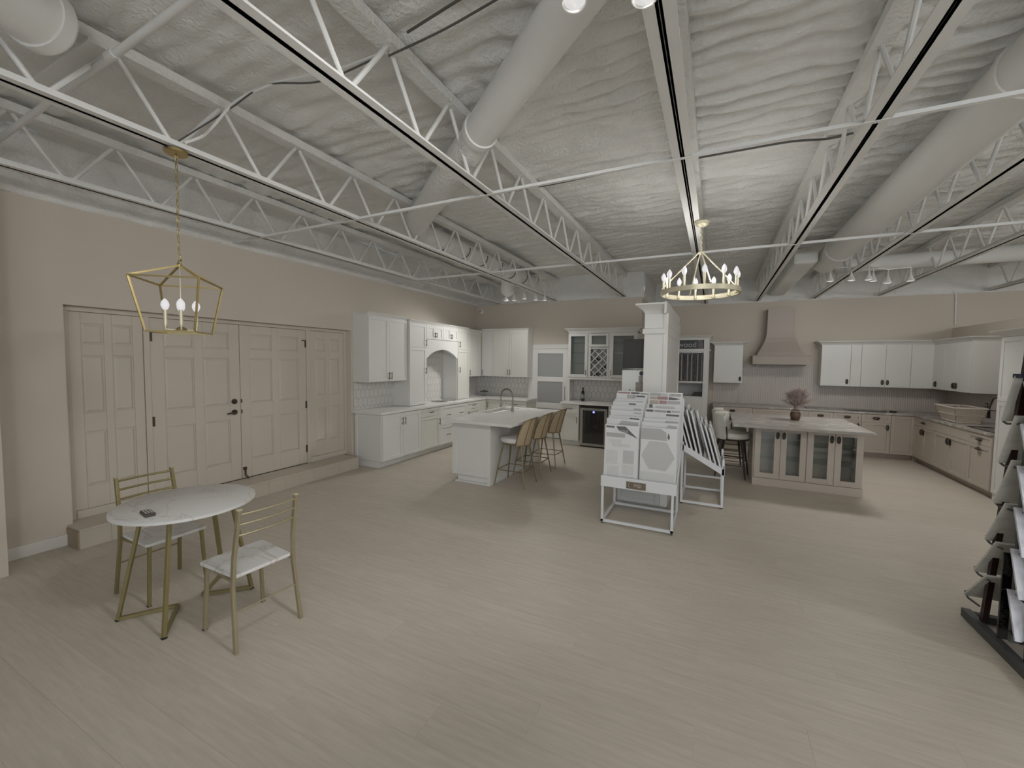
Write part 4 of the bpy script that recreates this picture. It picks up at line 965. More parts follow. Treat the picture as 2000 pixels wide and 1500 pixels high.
single('finger_tile_backsplash', MB().fbox(WB2, -.02, 4.08, CT+.001, 1.80, .001, .012), 'pinkx', 'pinkish finger tile backsplash on the back wall of the right kitchen', 'backsplash', (2, 10.94, CT))
single('finger_tile_backsplash', MB().fbox(WR, 7.88, 10.93, CT+.001, 1.42, .001, .012), 'pinky', 'pinkish finger tile backsplash on the right partition', 'backsplash', (4.08, 9.4, CT))
g = 'white wall cabinets of the right kitchen'
kw2 = dict(m='white', hm='bronze', pull=cup_pull, plen=.095, group=g)
cabinet('wall_cabinet', 'single white wall cabinet left of the range hood', FRU, -.02, .56, 1.37, 2.215, .325, [('slab', -.02, .56, 1.375, 2.21, [(.515, 1.47, True)])], crn=(.08, .085, 'lr'), **kw2)
cabinet('wall_cabinet', 'white wall cabinet directly right of the range hood', FRU, 1.99, 2.48, 1.37, 2.215, .325, [('slab', 1.99, 2.48, 1.375, 2.21, [(2.43, 1.47, True)])], crn=(.08, .085, 'l'), **kw2)
cabinet('wall_cabinet', 'slim white filler wall cabinet between two wider ones', FRU, 2.481, 2.65, 1.37, 2.215, .325, [('slab', 2.481, 2.65, 1.375, 2.21, [])], crn=(.08, .085, ''), **kw2)
cabinet('wall_cabinet', 'white double door wall cabinet in the middle of the right kitchen', FRU, 2.651, 3.41, 1.37, 2.215, .325,
        [('slab', 2.651, 3.03, 1.375, 2.21, [(2.99, 1.47, True)]), ('slab', 3.03, 3.41, 1.375, 2.21, [(3.07, 1.47, True)])], crn=(.08, .085, ''), **kw2)
cabinet('wall_cabinet', 'white blind corner wall cabinet of the right kitchen', FRU, 3.411, 3.748, 1.37, 2.215, .325, [('slab', 3.411, 3.748, 1.375, 2.21, [])], crn=(.08, .085, ''), **kw2)
cabinet('wall_cabinet', 'white wall cabinet on the right partition next to the corner', FSU, -10.61, -10.18, 1.37, 2.215, .325, [('slab', -10.61, -10.18, 1.375, 2.21, [(-10.45, 1.47, True)])], crn=(.08, .085, ''), **kw2)
cabinet('wall_cabinet', 'white double door wall cabinet on the right partition, near end', FSU, -10.179, -9.34, 1.37, 2.215, .325,
        [('slab', -10.179, -9.76, 1.375, 2.21, [(-9.80, 1.47, True)]), ('slab', -9.76, -9.34, 1.375, 2.21, [(-9.72, 1.47, True)])], crn=(.08, .085, 'r'), **kw2)
t = Thing('pantry_cabinet', 'tall white pantry cabinet at the near end of the right run', 'cabinet', (3.76, 7.4, 0))
t.part('body', MB().box(3.45, 4.085, 6.95, 7.87, 0, 2.2), 'white', bevel=.003)
for a, b in ((-7.868, -7.41), (-7.41, -6.952)):
    for c, d in ((.1, 1.345), (1.35, 2.195)):
        dr = t.part('door', shaker(MB(), FSB, a+.002, b-.002, c, d, -.02, .06), 'white', bevel=.002)
        t.part('handle', cup_pull(FSB, -7.41+(-.04 if a < -7.5 else .04), 1.25 if c < 1 else 1.45, .10, True, 0), 'bronze', dr, smooth=True)
t.part('crown_moulding', crown(FSB, -7.87, -6.95, 2.2, .085, .09, depth=.63), 'white')
# range hood
t = Thing('range_hood', 'taupe plaster range hood with flared chimney', 'range hood', (1.25, 10.7, 1.79))
m = MB(); prof = [(1.99, .815, 1.685, 10.46), (2.07, .85, 1.65, 10.49), (2.17, .90, 1.60, 10.535), (2.28, .95, 1.55, 10.58), (2.39, .985, 1.515, 10.61), (2.50, 1.0, 1.50, 10.625), (3.01, 1.005, 1.495, 10.63)]
for (za, a0, a1, ya), (zb, b0, b1, yb_) in zip(prof[:-1], prof[1:]):
    m.hexa([(a0, ya, za), (a1, ya, za), (a1, 10.94, za), (a0, 10.94, za), (b0, yb_, zb), (b1, yb_, zb), (b1, 10.94, zb), (b0, 10.94, zb)])
t.part('chimney', m, 'hood')
t.part('apron', MB().box(.735, 1.765, 10.40, 10.94, 1.80, 1.975), 'hood', bevel=.004); t.part('apron_cap', MB().box(.725, 1.775, 10.39, 10.94, 1.976, 1.992), 'hood', bevel=.003)
t.part('filter', MB().box(.80, 1.70, 10.45, 10.92, 1.785, 1.80), 'bronze')
# things on the right worktop
t = Thing('wicker_basket', 'whitewashed open wicker basket on the right worktop', 'basket', (3.74, 9.25, CT))
bb0, bb1 = (3.50, 3.77, 9.05, 9.50, CT+.012), (3.44, 3.83, 8.98, 9.62, CT+.25)
def ring(f_):
    q = [bb0[i]+(bb1[i]-bb0[i])*f_ for i in range(5)]; return [(q[0], q[2], q[4]), (q[1], q[2], q[4]), (q[1], q[3], q[4]), (q[0], q[3], q[4])]
for f_, rr, nm in ((1, .012, 'rim_rail'), (.52, .009, 'middle_rail'), (.05, .010, 'bottom_rail')):
    t.part(nm, MB().tube([Vector(p) for p in ring(f_)], rr, 6, True), 'wickerr')
lo, hi = ring(.03), ring(.98)
for s in range(4):
    a0, a1, b0_, b1_ = (Vector(lo[s]), Vector(lo[(s+1) % 4]), Vector(hi[s]), Vector(hi[(s+1) % 4])); m = MB()
    n = 15 if s in (1, 3) else 10
    for k in range(n+1): m.cyl(a0.lerp(a1, k/n), b0_.lerp(b1_, k/n), .0045, n=5)
    t.part('woven_side', m, 'wicker')
    w_ = MB()
    for k in range(9):
        f2 = .08+k*.05; w_.cyl(a0.lerp(b0_, f2), a1.lerp(b1_, f2), .0035, n=5)
    for k in range(8):
        f2 = .56+k*.05; w_.cyl(a0.lerp(b0_, f2), a1.lerp(b1_, f2), .0035, n=5)
    t.part('woven_strands', w_, 'wicker')
t.part('bottom', MB().box(bb0[0], bb0[1], bb0[2], bb0[3], CT+.002, CT+.016), 'wicker')
t = Thing('black_faucet', 'dark bronze gooseneck faucet half hidden by the pantry', 'faucet', (3.95, 8.75, CT))
t.part('base', MB().lathe([(.026, 0), (.026, .01), (.017, .03), (.015, .26), (0, .26)], (3.95, 8.75, CT), 14), 'bronze', smooth=True)
t.part('neck', MB().tube([(3.95, 8.75, CT+.25), (3.94, 8.79, CT+.40), (3.92, 8.88, CT+.46), (3.88, 8.99, CT+.42), (3.865, 9.03, CT+.30), (3.86, 9.04, CT+.24)], .011, 8), 'bronze', smooth=True)
t.part('spray_head', MB().lathe([(.013, .13), (.016, .12), (.021, .01), (.032, 0), (0, 0)], (3.86, 9.04, CT+.11), 14), 'black', smooth=True)
t.part('holder_arm', MB().cyl((3.95, 8.75, CT+.24), (3.86, 9.04, CT+.235), .006, n=8), 'bronze')
t = Thing('wall_outlet', 'bronze double outlet plate on the right partition', 'outlet', (4.075, 9.62, 1.14))
t.part('plate', MB().fbox(WR, 9.58, 9.66, 1.075, 1.205, .012, .018), 'plate', bevel=.002)
for v in (1.115, 1.165): t.part('socket', MB().cyl(WR(9.62, v, .018), WR(9.62, v, .021), .02, n=14), 'outlet')
t = Thing('sink_basin', 'dark edged undermount sink in the right worktop by the pantry', 'sink', (3.7, 8.3, CT))
t.part('rim', MB().tube([(3.48, 7.99, CT+.003), (3.88, 7.99, CT+.003), (3.88, 8.66, CT+.003), (3.48, 8.66, CT+.003)], .008, 6, True), 'black')
t.part('basin', MB().box(3.49, 3.87, 8.0, 8.65, CT+.0005, CT+.002), 'steelg')
single('induction_hob', MB().box(2.45, 3.05, 10.45, 10.80, CT+.001, CT+.012), 'dglass', 'flat dark glass hob plate on the back worktop', 'hob', (2.75, 10.6, CT), bevel=.003)
single('tray', MB().box(1.75, 2.15, 10.50, 10.72, CT+.001, CT+.014), 'mag', 'thin brochure stack on the worktop behind the vase', 'brochure', (1.95, 10.6, CT))
single('soap_dish', MB().lathe([(.0, 0), (.05, 0), (.065, .02), (.06, .022), (.045, .006), (0, .006)], (3.16, 10.52, CT+.001), 18), 'bronze', 'small dark dish on the worktop at the right corner', 'dish', (3.16, 10.52, CT), smooth=True)

# taupe island
t = Thing('kitchen_island', 'taupe island with four glass doors and a grey veined stone top', 'island', (1.2, 7.6, 0))
ix0, ix1, iy0, iy1 = .57, 1.86, 7.12, 8.12
t.part('plinth', MB().box(ix0-.012, ix1+.012, iy0-.02, iy1, 0, .115), 'tan', bevel=.003)
m = MB().box(ix0, ix1, iy0+.42, iy1, .115, .894); m.box(ix0, ix1, iy0, iy0+.42, .115, .135); m.box(ix0, ix1, iy0, iy0+.42, .874, .894)
for xx in (ix0, 1.205, ix1-.02): m.box(xx, xx+.02, iy0, iy0+.42, .135, .874)
t.part('body', m, 'tan', bevel=.002)
FI = frame((0, iy0, 0), (1, 0, 0), (0, -1, 0))
for k, (a, b) in enumerate(((.575, .90), (.90, 1.215), (1.22, 1.54), (1.54, 1.855))):
    m = MB(); fw = .075; a += .002; b -= .002; v0, v1 = .122, .888
    for u0, u1, c, d in ((a, a+fw, v0, v1), (b-fw, b, v0, v1), (a+fw, b-fw, v0, v0+fw), (a+fw, b-fw, v1-fw, v1)): m.fbox(FI, u0, u1, c, d, .001, .021)
    dr = t.part('door', m, 'tan', bevel=.002)
    t.part('glass_pane', MB().fbox(FI, a+fw, b-fw, v0+fw, v1-fw, .008, .012), 'glass', dr)
    t.part('handle', cup_pull(FI, b-.037 if k % 2 == 0 else a+.037, .765, .095, True, .021), 'bronze', dr, smooth=True)
for (a, b) in ((.59, 1.205), (1.225, 1.84)):
    for zz in (.39, .63): t.part('shelf', MB().box(a, b, iy0+.03, iy0+.41, zz, zz+.01), 'shelfg')
t.part('side_panel', MB().box(ix0-.014, ix0-.001, iy0+.0, iy1, .115, .894), 'tan')
t.part('worktop', MB().box(.27, 1.885, 6.76, 8.33, .896, .938), 'granite', bevel=.004)
t = Thing('wall_outlet', 'dark outlet on the left side of the taupe island', 'outlet', (.55, 7.97, .29))
t.part('plate', MB().box(.548, .556, 7.93, 8.01, .23, .35), 'plate'); t.part('socket', MB().cyl((.548, 7.97, .29), (.545, 7.97, .29), .02, n=12), 'bottle')
t = Thing('pampas_vase', 'amber glass vase of dried pampas grass on the taupe island', 'vase', (1.16, 7.76, .938))
t.part('vase', MB().lathe([(0, 0), (.05, 0), (.062, .012), (.07, .06), (.07, .10), (.055, .135), (.05, .15), (.056, .158), (.048, .158), (.044, .15), (.05, .13), (0, .02)], (1.16, 7.76, .938), 24), 'vase', smooth=True)
t.part('twine', MB().lathe([(.056, .128), (.061, .133), (.061, .145), (.054, .15)], (1.16, 7.76, .938), 20), 'pampasl', smooth=True)
rnd = random.Random(5)
head_c = Vector((1.16, 7.76, 1.20))
t.part('stem_bundle', MB().cyl((1.16, 7.76, 1.06), tuple(head_c), .02, .03, n=10), 'pampas')
for k in range(44):
    dark = k < 14
    a = rnd.uniform(0, 2*PI); el = rnd.uniform(.15, 1.5) if not dark else rnd.uniform(.6, 1.57); d0 = Vector((math.cos(a)*math.cos(el), math.sin(a)*math.cos(el), math.sin(el)))
    ln = rnd.uniform(.14, .20) if not dark else rnd.uniform(.10, .16); base = head_c-Vector((0, 0, .05)); m = MB()
    pts = [base+d0*(ln*s/5)+Vector((0, 0, .05*s/5)) for s in range(6)]
    m.tube(pts, [.006, .014, .022, .022, .014, .003] if dark else [.003, .006, .012, .013, .009, .002], 7)
    for q in range(130):
        p = pts[rnd.randint(1, 5)]; d = (d0*rnd.uniform(.4, 1.2)+Vector((rnd.uniform(-1, 1), rnd.uniform(-1, 1), rnd.uniform(-.6, 1)))*.8).normalized(); l2 = rnd.uniform(.03, .065)
        m.add([p, p+d*l2+Vector((.003, 0, 0)), p+d*l2-Vector((.003, 0, 0)), p+d*l2*.6+Vector((0, .003, 0))], [(0, 1, 3), (0, 3, 2), (0, 2, 1), (1, 2, 3)])
    t.part('plume', m, 'pampas' if dark else 'pampasl')
def cream_stool(label, loc, rz):      # local: sitter faces +x
    t = Thing('counter_stool', label, 'counter stool', loc, 'cream counter stools at the taupe island', rz, True)
    for sx in (-1, 1):
        for sy in (-1, 1): t.part('leg', MB().tube([(sx*.14, sy*.15, .60), (sx*.215, sy*.20, 0)], [.022, .011], 8), 'darkwood', smooth=True)
    for k, zz in enumerate((.20, .27, .35, .43)):
        f_ = zz/.6; ax = .215-.075*f_; ay = .20-.05*f_
        t.part('rung', MB().cyl((-ax, -ay, zz), (ax, -ay, zz), .006, n=6), 'darkwood')
        if k == 1:
            t.part('rung', MB().cyl((ax, -ay, zz), (ax, ay, zz), .006, n=6), 'darkwood'); t.part('rung', MB().cyl((-ax, ay, zz), (ax, ay, zz), .006, n=6), 'darkwood'); t.part('rung', MB().cyl((-ax, -ay, zz), (-ax, ay, zz), .006, n=6), 'darkwood')
    t.part('swivel_ring', MB().lathe([(0, 0), (.225, 0), (.235, .012), (.235, .024), (0, .024)], (0, 0, .595), 28), 'darkwood', smooth=True)
    t.part('seat_cushion', MB().lathe([(0, 0), (.225, 0), (.245, .02), (.25, .06), (.235, .09), (.18, .105), (0, .11)], (0, 0, .62), 32), 'stooln', smooth=True)
    P = []; Q = []
    for i in range(9):
        v = i/8; R1 = .245+.035*v; row = []; rq = []
        for j in range(25):
            a = PI-1.25+2.5*j/24; row.append((R1*math.cos(a)-.02*v, R1*math.sin(a), .61+.385*v)); rq.append(((R1-.05)*math.cos(a)-.02*v, (R1-.05)*math.sin(a), .63+.365*v))
        P.append(row); Q.append(rq)
    m = MB().grid(P).grid(Q); m.grid([P[-1], [((a[0]+b[0])/2, (a[1]+b[1])/2, a[2]+.02) for a, b in zip(P[-1], Q[-1])], Q[-1]]); m.grid([[r[0] for r in P], [r[0] for r in Q]]); m.grid([[r[-1] for r in P], [r[-1] for r in Q]])
    bk = t.part('backrest', m, 'stooln', smooth=True)
    for j in range(2, 24, 3): t.part('channel_seam', MB().tube([(p[j][0]*1.004, p[j][1]*1.004, p[j][2]) for p in P], .004, 5), 'shade', bk)
    for sy in (-1, 1): t.part('back_bracket', MB().tube([(-.05, sy*.25, .62), (-.06, sy*.275, .82)], .008, 6), 'black')
    return t
s2 = cream_stool('cream channel back counter stool at the near end of the taupe island', (.30, 7.52, 0), -.15)
dup(s2.o, (.28, 8.12, 0), .1, 'cream channel back counter stool at the far end of the taupe island')

# ------------------------------------------------------------------ chandeliers and track lights
LX, LY = -3.37, 1.61
t = Thing('lantern_pendant', 'gold open cage lantern pendant hanging above the dining table', 'pendant lamp', (LX, LY, 1.97))
t.part('canopy', MB().lathe([(0, 0), (.062, 0), (.068, .006), (.068, .024), (0, .026)], (LX, LY, 3.19), 28), 'gold', smooth=True)
t.part('canopy_loop', MB().tube([(LX+.012*math.cos(a), LY, 3.175+.014*math.sin(a)) for a in np.linspace(0, 2*PI, 13)[:-1]], .003, 6, True), 'gold')
nl = 17; z0_, z1_ = 2.475, 3.165; pit = (z1_-z0_)/nl
lk = MB().tube([(.008*math.cos(a), 0, (pit*.62)*math.sin(a)) for a in np.linspace(0, 2*PI, 15)[:-1]], .0025, 6, True).mesh('chain_link', 'gold', smooth=True)
for i in range(nl): t.inst('chain_link', lk, (LX, LY, z0_+(i+.5)*pit), (0, 0, (i % 2)*PI/2+.4))
t.part('hanging_ring', MB().tube([(LX+.018*math.cos(a), LY+.018*math.sin(a)*.5, 2.462+.018*math.sin(a)) for a in np.linspace(0, 2*PI, 15)[:-1]], .004, 6, True), 'gold')
hub = Vector((LX, LY, 2.44)); a1, a2 = .30, .215
ang = [-PI/2-.05, -.12, PI/2+.05, PI-.05]
T_ = [Vector((LX+a1*math.cos(a), LY+a1*math.sin(a)*.95, 2.325)) for a in ang]; B_ = [Vector((LX+a2*math.cos(a), LY+a2*math.sin(a)*.95, 1.975)) for a in ang]
t.part('hub', MB().cyl(hub-Vector((0, 0, .012)), hub+Vector((0, 0, .012)), .014, n=12), 'gold')
for i in range(4):
    j = (i+1) % 4
    for nm, p, q in (('top_strut', hub, T_[i]), ('upper_rail', T_[i], T_[j]), ('cage_post', T_[i], B_[i]), ('lower_rail', B_[i], B_[j])):
        t.part(nm, MB().bar(p, q, .011, .011), 'gold')
t.part('centre_stem', MB().cyl((LX, LY, 2.43), (LX, LY, 2.0), .006, n=8), 'brass', smooth=True)
t.part('centre_cup', MB().lathe([(0, 0), (.03, 0), (.034, .01), (.012, .025), (0, .03)], (LX, LY, 1.99), 18), 'gold', smooth=True)
for k in range(4):
    a = k*PI/2+1.125; d = Vector((math.cos(a), math.sin(a), 0)); p = Vector((LX, LY, 0))+d*.085
    t.part('arm', MB().tube([Vector((LX, LY, 2.0)), Vector((LX, LY, 1.992))+d*.05, p+Vector((0, 0, 1.995)), p+Vector((0, 0, 2.02))], .005, 6), 'brass', smooth=True)
    cs = t.part('candle_sleeve', MB().cyl(p+Vector((0, 0, 2.02)), p+Vector((0, 0, 2.125)), .0115, n=12), 'brass', smooth=True)
    t.part('bulb', MB().lathe([(.010, 0), (.018, .012), (.025, .032), (.022, .052), (.011, .07), (0, .08)], tuple(p+Vector((0, 0, 2.125))), 14), 'bulb', cs, smooth=True)
    point('lantern_bulb_light', tuple(p+Vector((0, 0, 2.16))), 11, (1, .93, .82), .02)
RX, RY, RZC = -.165, 4.62, 2.53
t = Thing('ring_chandelier', 'pale gold ring chandelier with twelve candle lights', 'chandelier', (RX, RY, 2.45))
t.part('canopy', MB().lathe([(0, -.028), (.03, -.028), (.055, -.012), (.062, 0), (.062, .012), (.07, .016), (.07, .024), (0, .024)], (RX, RY, 3.19), 26), 'brass', smooth=True)
nl = 8
lk = MB().tube([(.009*math.cos(a), 0, .019*math.sin(a)) for a in np.linspace(0, 2*PI, 15)[:-1]], .0028, 6, True).mesh('chain_link', 'brass', smooth=True)
for i in range(nl): t.inst('chain_link', lk, (RX, RY, 2.955+i*.026), (0, 0, (i % 2)*PI/2))
t.part('hub', MB().lathe([(0, 0), (.012, 0), (.03, .012), (.03, .02), (.012, .03), (.010, .055), (0, .058)], (RX, RY, 2.895), 18), 'brass', smooth=True)
RR = .362; prof = [(RR-.009, .012), (RR+.009, .012), (RR+.009, .058), (RR-.009, .058), (RR-.009, .012)]
m = MB(); n = 64
for i in range(4):
    (r0, zz0), (r1, zz1) = prof[i], prof[i+1]
    m.add([(RX+r*math.cos(2*PI*k/n), RY+r*math.sin(2*PI*k/n), 2.48+zz) for r, zz in ((r0, zz0), (r1, zz1)) for k in range(n)], [(k, (k+1) % n, n+(k+1) % n, n+k) for k in range(n)])
t.part('ring', m, 'brass', smooth=True)
for k in range(4):
    a = k*PI/2+.30; t.part('strut', MB().cyl((RX+.02*math.cos(a), RY+.02*math.sin(a), 2.91), (RX+RR*math.cos(a), RY+RR*math.sin(a), 2.55), .0065, n=8), 'brass', smooth=True)
for k in range(12):
    a = k*PI/6+.15; p = (RX+(RR-.02)*math.cos(a), RY+(RR-.02)*math.sin(a), 0)
    t.part('bracket', MB().lathe([(0, 0), (.016, 0), (.018, .012), (0, .012)], (p[0], p[1], 2.50), 12), 'brass')
    cs = t.part('candle_sleeve', MB().cyl((p[0], p[1], 2.512), (p[0], p[1], 2.64), .011, n=12), 'brass', smooth=True)
    t.part('bulb', MB().lathe([(.010, 0), (.018, .014), (.0235, .034), (.020, .058), (.010, .076), (0, .088)], (p[0], p[1], 2.64), 14), 'bulb', cs, smooth=True)
    if k % 3 == 0: point('ring_bulb_light', (p[0], p[1], 2.70), 3.6, (.98, .965, .93), .05)
def head(t, p, sc_=1.0, tilt=(0, 0), power=14, tgt=None, col=(.98, .965, .93)):
    x, y_, z = p
    hd = t.part('lamp_head', MB().lathe([(.008, .13), (.012, .11), (.02, .085), (.032, .05), (.052, .012), (.052, 0), (.046, 0), (.03, .04), (0, .05)], p, 18, sc_, sc_), 'steel', smooth=True)
    t.part('stem', MB().cyl((x, y_, z+.12), (x, y_, z+.20), .006, n=8), 'steel', hd)
    t.part('bulb', MB().lathe([(0, -.006), (.03, -.004), (.044, .006), (.03, .03), (0, .034)], p, 16, sc_, sc_), 'bulbs', hd, smooth=True)
    if power: spot('track_spot_light', (x, y_, z-.02), tgt or (x, y_, 0), power, col)
t = Thing('track_light', 'white five head track light above the left kitchen', 'track light', (-3.6, 7.9, 3.06), 'white track lights')
hp = [(-4.05, 7.95, 3.085), (-3.87, 7.98, 3.085), (-3.66, 8.05, 3.12), (-3.38, 8.0, 3.075), (-3.16, 7.95, 3.045)]
for i, p in enumerate(hp): head(t, p, 1, power=(44, 40, 22, 24, 30)[i], tgt=((-5.2, -5.2, -4.3, -2.6, -2.4)[i], (6.0, 6.8, 8.7, 8.5, 6.5)[i], .5))
for a, b in zip(hp[:-1], hp[1:]): t.part('track_bar', MB().bar((a[0], a[1], a[2]+.20), (b[0], b[1], b[2]+.20), .022, .014), 'steel')
t = Thing('track_light', 'white six head track light above the taupe island', 'track light', (2.0, 8.0, 3.0), 'white track lights')
hp = [(1.56, 8.0, 3.095), (1.82, 8.0, 3.09), (1.99, 7.85, 3.06), (2.08, 8.0, 3.06), (2.25, 8.0, 3.02), (2.52, 8.05, 3.04)]
for i, p in enumerate(hp): head(t, p, 1, power=(20, 34, 30, 16, 36, 30)[i], tgt=((.4, 1.3, 1.8, 2.4, 2.6, 3.6)[i], (10.6, 8.0, 6.6, 10.6, 7.5, 9.6)[i], (1.4, .4, .4, 1.4, .3, 1.2)[i]))
for a, b in zip(hp[:-1], hp[1:]): t.part('track_bar', MB().bar((a[0], a[1], a[2]+.20), (b[0], b[1], b[2]+.20), .022, .014), 'steel')
t.part('mount_plate', MB().box(1.95, 2.13, 7.9, 8.0, 3.255, 3.275), 'steel')
t = Thing('track_light', 'white track light near the top edge above the camera', 'track light', (-.3, 1.4, 3.0), 'white track lights')
hp = [(-.455, 1.37, 2.98), (-.245, 1.45, 2.98), (-.05, 1.2, 2.98)]
for i, p in enumerate(hp): head(t, p, .8, power=(54, 44, 18)[i], tgt=((-4.6, -3.6, 1.2)[i], (2.3, 5.6, 4.2)[i], (.9, .3, 0)[i]))
for a, b in zip(hp[:-1], hp[1:]): t.part('track_bar', MB().bar((a[0], a[1], a[2]+.20), (b[0], b[1], b[2]+.20), .022, .014), 'steel')
t.part('mount_rod', MB().cyl((-.25, 1.45, 3.18), (-.25, 1.45, 3.225), .008, n=8), 'steel')

for lb, hx, hy_, pw in (('added unseen fill track light behind the camera', 1.4, -1.8, 40), ('added unseen fill track light right of the slab rack', 5.7, 1.8, 56), ('added unseen fill track light over the far right bay', 5.9, 6.2, 18)):  # unseen fixtures added outside the view to brighten the walls and floor
    t = Thing('track_light', lb, 'track light', (hx, hy_, 2.95), 'white track lights')
    for k in range(3): head(t, (hx-.4+.4*k, hy_, 2.98), .9, power=0)
    t.part('track_bar', MB().box(hx-.45, hx+.45, hy_-.011, hy_+.011, 3.18, 3.194), 'steel'); t.part('mount_rod', MB().cyl((hx, hy_, 3.19), (hx, hy_, 3.72), .008, n=8), 'steel')
    for k in (-1, 1): point('added_fill_light', (hx+.4*k, hy_, 2.93), pw, (.96, .975, .97), .12)

# ------------------------------------------------------------------ dining set
TX, TY, TZ = -3.38, 1.617, .77
t = Thing('dining_table', 'round white marble dining table on splayed gold metal legs', 'table', (TX, TY, 0))
t.part('table_top', MB().lathe([(0, -.026), (.96, -.026), (1, -.020), (1, -.004), (.985, 0), (0, 0)], (TX, TY, TZ), 72, .417, .417), 'marble', smooth=True)
L = [((-3.60, 1.29), (-3.49, 1.40)), ((-3.11, 1.335), (-3.165, 1.41)), ((-3.20, 1.95), (-3.19, 1.81)), ((-3.63, 1.98), (-3.52, 1.85))]
for (f_, tp) in L:
    t.part('leg', MB().bar((f_[0], f_[1], .012), (tp[0], tp[1], TZ-.028), .03, .02), 'olive', bevel=.002)
    t.part('foot_pad', MB().box(f_[0]-.014, f_[0]+.014, f_[1]-.014, f_[1]+.014, 0, .006), 'rubber')
for (f_, ap) in ((L[0][0], (-3.42, 1.56)), (L[1][0], (-3.42, 1.56)), (L[2][0], (-3.42, 1.72)), (L[3][0], (-3.42, 1.72))):
    t.part('floor_bar', MB().bar((f_[0], f_[1], .014), (ap[0], ap[1], .014), .022, .022), 'olive')
t.part('under_rail', MB().box(-3.5, -3.16, 1.395, 1.42, TZ-.045, TZ-.027).box(-3.53, -3.18, 1.82, 1.845, TZ-.045, TZ-.027), 'olive')
def metal_chair(label, loc, rz, legm):      # local: sitter faces -x, back at +x
    t = Thing('dining_chair', label, 'chair', loc, 'dining chairs with marble look seats', rz, True)
    for sy in (-1, 1):
        t.part('back_post', MB().bar((.235, sy*.21, 0), (.185, sy*.195, .40), .02, .03, (1, 0, 0)).bar((.185, sy*.195, .39), (.195, sy*.187, .60), .02, .03, (1, 0, 0)).bar((.195, sy*.187, .59), (.25, sy*.18, .885), .02, .03, (1, 0, 0)), legm, bevel=.003)
        t.part('leg', MB().bar((-.185, sy*.19, 0), (-.17, sy*.17, .435), .02, .026, (1, 0, 0)), legm, bevel=.003)
        t.part('seat_rail', MB().bar((-.18, sy*.165, .43), (.185, sy*.19, .43), .016, .018), legm)
        t.part('post_cap', MB().box(.235, .262, sy*.18-.013, sy*.18+.013, .884, .890), 'brass')
        t.part('foot_pad', MB().box(-.197, -.173, sy*.19-.012, sy*.19+.012, 0, .008), 'rubber')
    for zz, xx in ((.855, .245), (.79, .232), (.72, .218)):
        t.part('back_slat', MB().tube([(xx+.02*math.sin(PI*k/10), -.185+.37*k/10, zz) for k in range(11)], .0085, 8), legm, smooth=True)
    t.part('stretcher', MB().cyl((.205, -.20, .24), (.205, .20, .24), .006, n=8), legm)
    pl = [(-.205, -.19), (-.19, -.205), (.17, -.185), (.185, -.175), (.185, .175), (.17, .185), (-.19, .205), (-.205, .19)]
    t.part('seat', MB().ext([(a, b, .44) for a, b in pl], [(a, b, .462) for a, b in pl]), 'marble', bevel=.005)
    return t
metal_chair('gold framed dining chair with white seat standing in front of the table', (-2.78, 1.68, 0), -.06, 'champagne')
metal_chair('olive gold dining chair behind the table against the door wall', (-3.80, 1.655, 0), PI+.02, 'olive')
t = Thing('remote_control', 'small dark brown remote control on the marble table', 'remote control', (-3.30, 1.352, TZ), None, math.radians(-100), True)
t.part('case', MB().box(-.028, .028, -.065, .065, .0005, .020), 'remote', bevel=.006)
for i in range(5):
    for j in range(3): t.part('button', MB().box(-.02+j*.015, -.010+j*.015, -.05+i*.02, -.038+i*.02, .020, .0225), 'buttons')

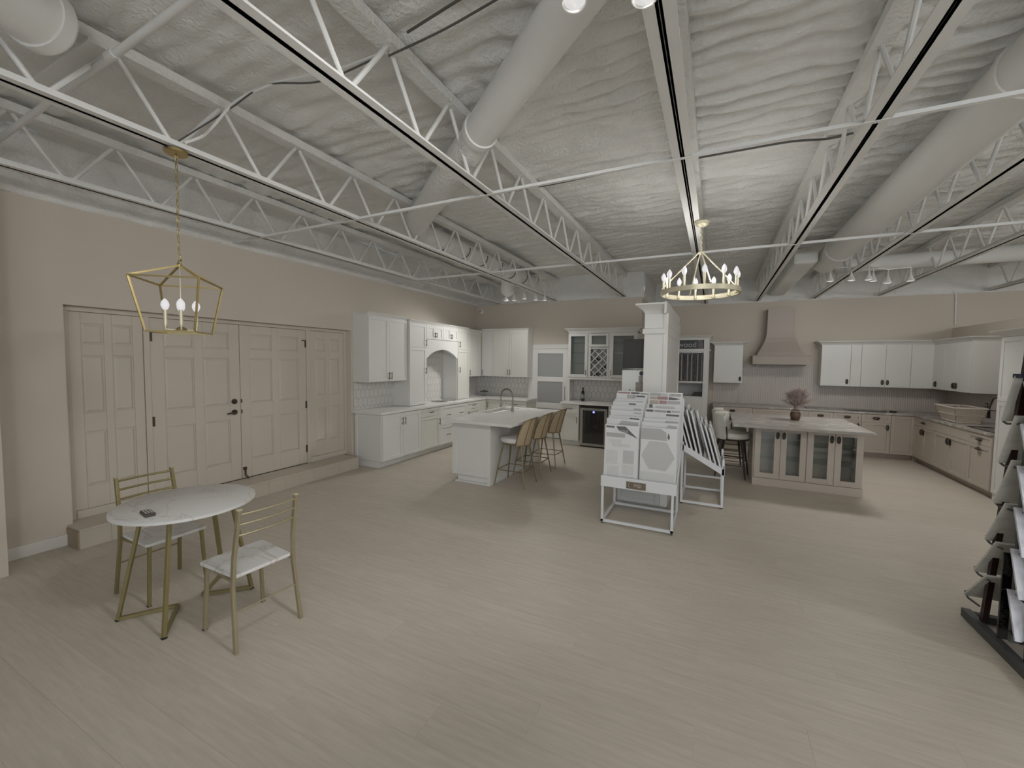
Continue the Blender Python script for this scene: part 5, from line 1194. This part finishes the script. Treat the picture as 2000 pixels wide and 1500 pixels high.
# ------------------------------------------------------------------ black slab rack at the right edge
t = Thing('slab_display_rack', 'black metal A frame rack of stone slab samples at the right edge', 'display rack', (2.1, 3.6, 0))
rx0, rx1 = 1.665, 2.62; ridge = 3.60
for x in (rx0, rx1-.05):
    t.part('base_rail', MB().box(x, x+.05, 3.02, 4.06, .0, .06), 'charc', bevel=.003)
    for s, ye in ((1, 3.90), (-1, 3.44)):
        t.part('post', MB().bar((x+.05, ye, .05), (x+.05, ridge+s*.04, 1.95), .03, .035), 'red' if s > 0 else 'black')
t.part('base_rail', MB().box(rx0+.05, rx1-.05, 4.0, 4.05, .0, .05), 'black'); t.part('base_rail', MB().box(rx0+.05, rx1-.05, 3.03, 3.08, .0, .05), 'black')
t.part('header_panel', MB().box(rx0+.03, rx1, ridge-.02, ridge+.02, 1.72, 2.12), 'charc')
t.part('header_bar', MB().box(rx0, rx1, ridge+.02, ridge+.08, 1.735, 1.76), 'navy')
t.part('lower_slab', MB().box(rx0+.025, rx1-.06, 3.685, 3.70, .065, .625), 'blackmarble')
t.part('gap_shade_board', MB().box(rx0+.035, rx1-.03, ridge-.012, ridge+.012, .10, 1.74), 'charc')  # charcoal board added to put dark shade into the gaps behind the slabs
for i in range(6):
    hy, hz = [(4.03, .165), (3.935, .385), (3.835, .645), (3.77, .915), (3.755, 1.185), (3.755, 1.455)][i]; ty, tz = [(3.79, .415), (3.715, .67), (3.65, .945), (3.62, 1.225), (3.62, 1.50), (3.65, 1.745)][i]
    d = Vector((0, ty-hy, tz-hz)).normalized(); nrm = Vector((0, d.z, -d.y))*.014
    A = Vector((rx0, hy, hz)); B = Vector((rx0, ty, tz)); W_ = Vector((.88, 0, 0))
    s = t.part('slab_sample', MB().hexa([A, A+W_, B+W_, B, A+nrm, A+W_+nrm, B+W_+nrm, B+nrm]), 'slab')
    for xo in (.0, .5): t.part('hook', MB().tube([(rx0+xo+.02, hy-.14, hz+.0), (rx0+xo+.02, hy-.01, hz-.014), (rx0+xo+.02, hy+.025, hz-.004), (rx0+xo+.02, hy+.035, hz+.022)], .007, 6), 'charc', s)
for i in range(6):
    hz = .17+i*.255; hy = 3.47; ty = 3.57; tz = hz+.27
    d = Vector((0, ty-hy, tz-hz)).normalized(); nrm = Vector((0, -d.z, d.y))*.014
    A = Vector((rx0-.005, hy, hz)); B = Vector((rx0-.005, ty, tz)); W_ = Vector((.88, 0, 0))
    s = t.part('slab_sample', MB().hexa([A, A+W_, B+W_, B, A+nrm, A+W_+nrm, B+W_+nrm, B+nrm]), 'slab_daylit')
    t.part('hook', MB().tube([(rx0+.03, hy+.12, hz), (rx0+.03, hy+.01, hz-.014), (rx0+.03, hy-.035, hz+.02)], .007, 6), 'navy', s)
print('planks', cnt)
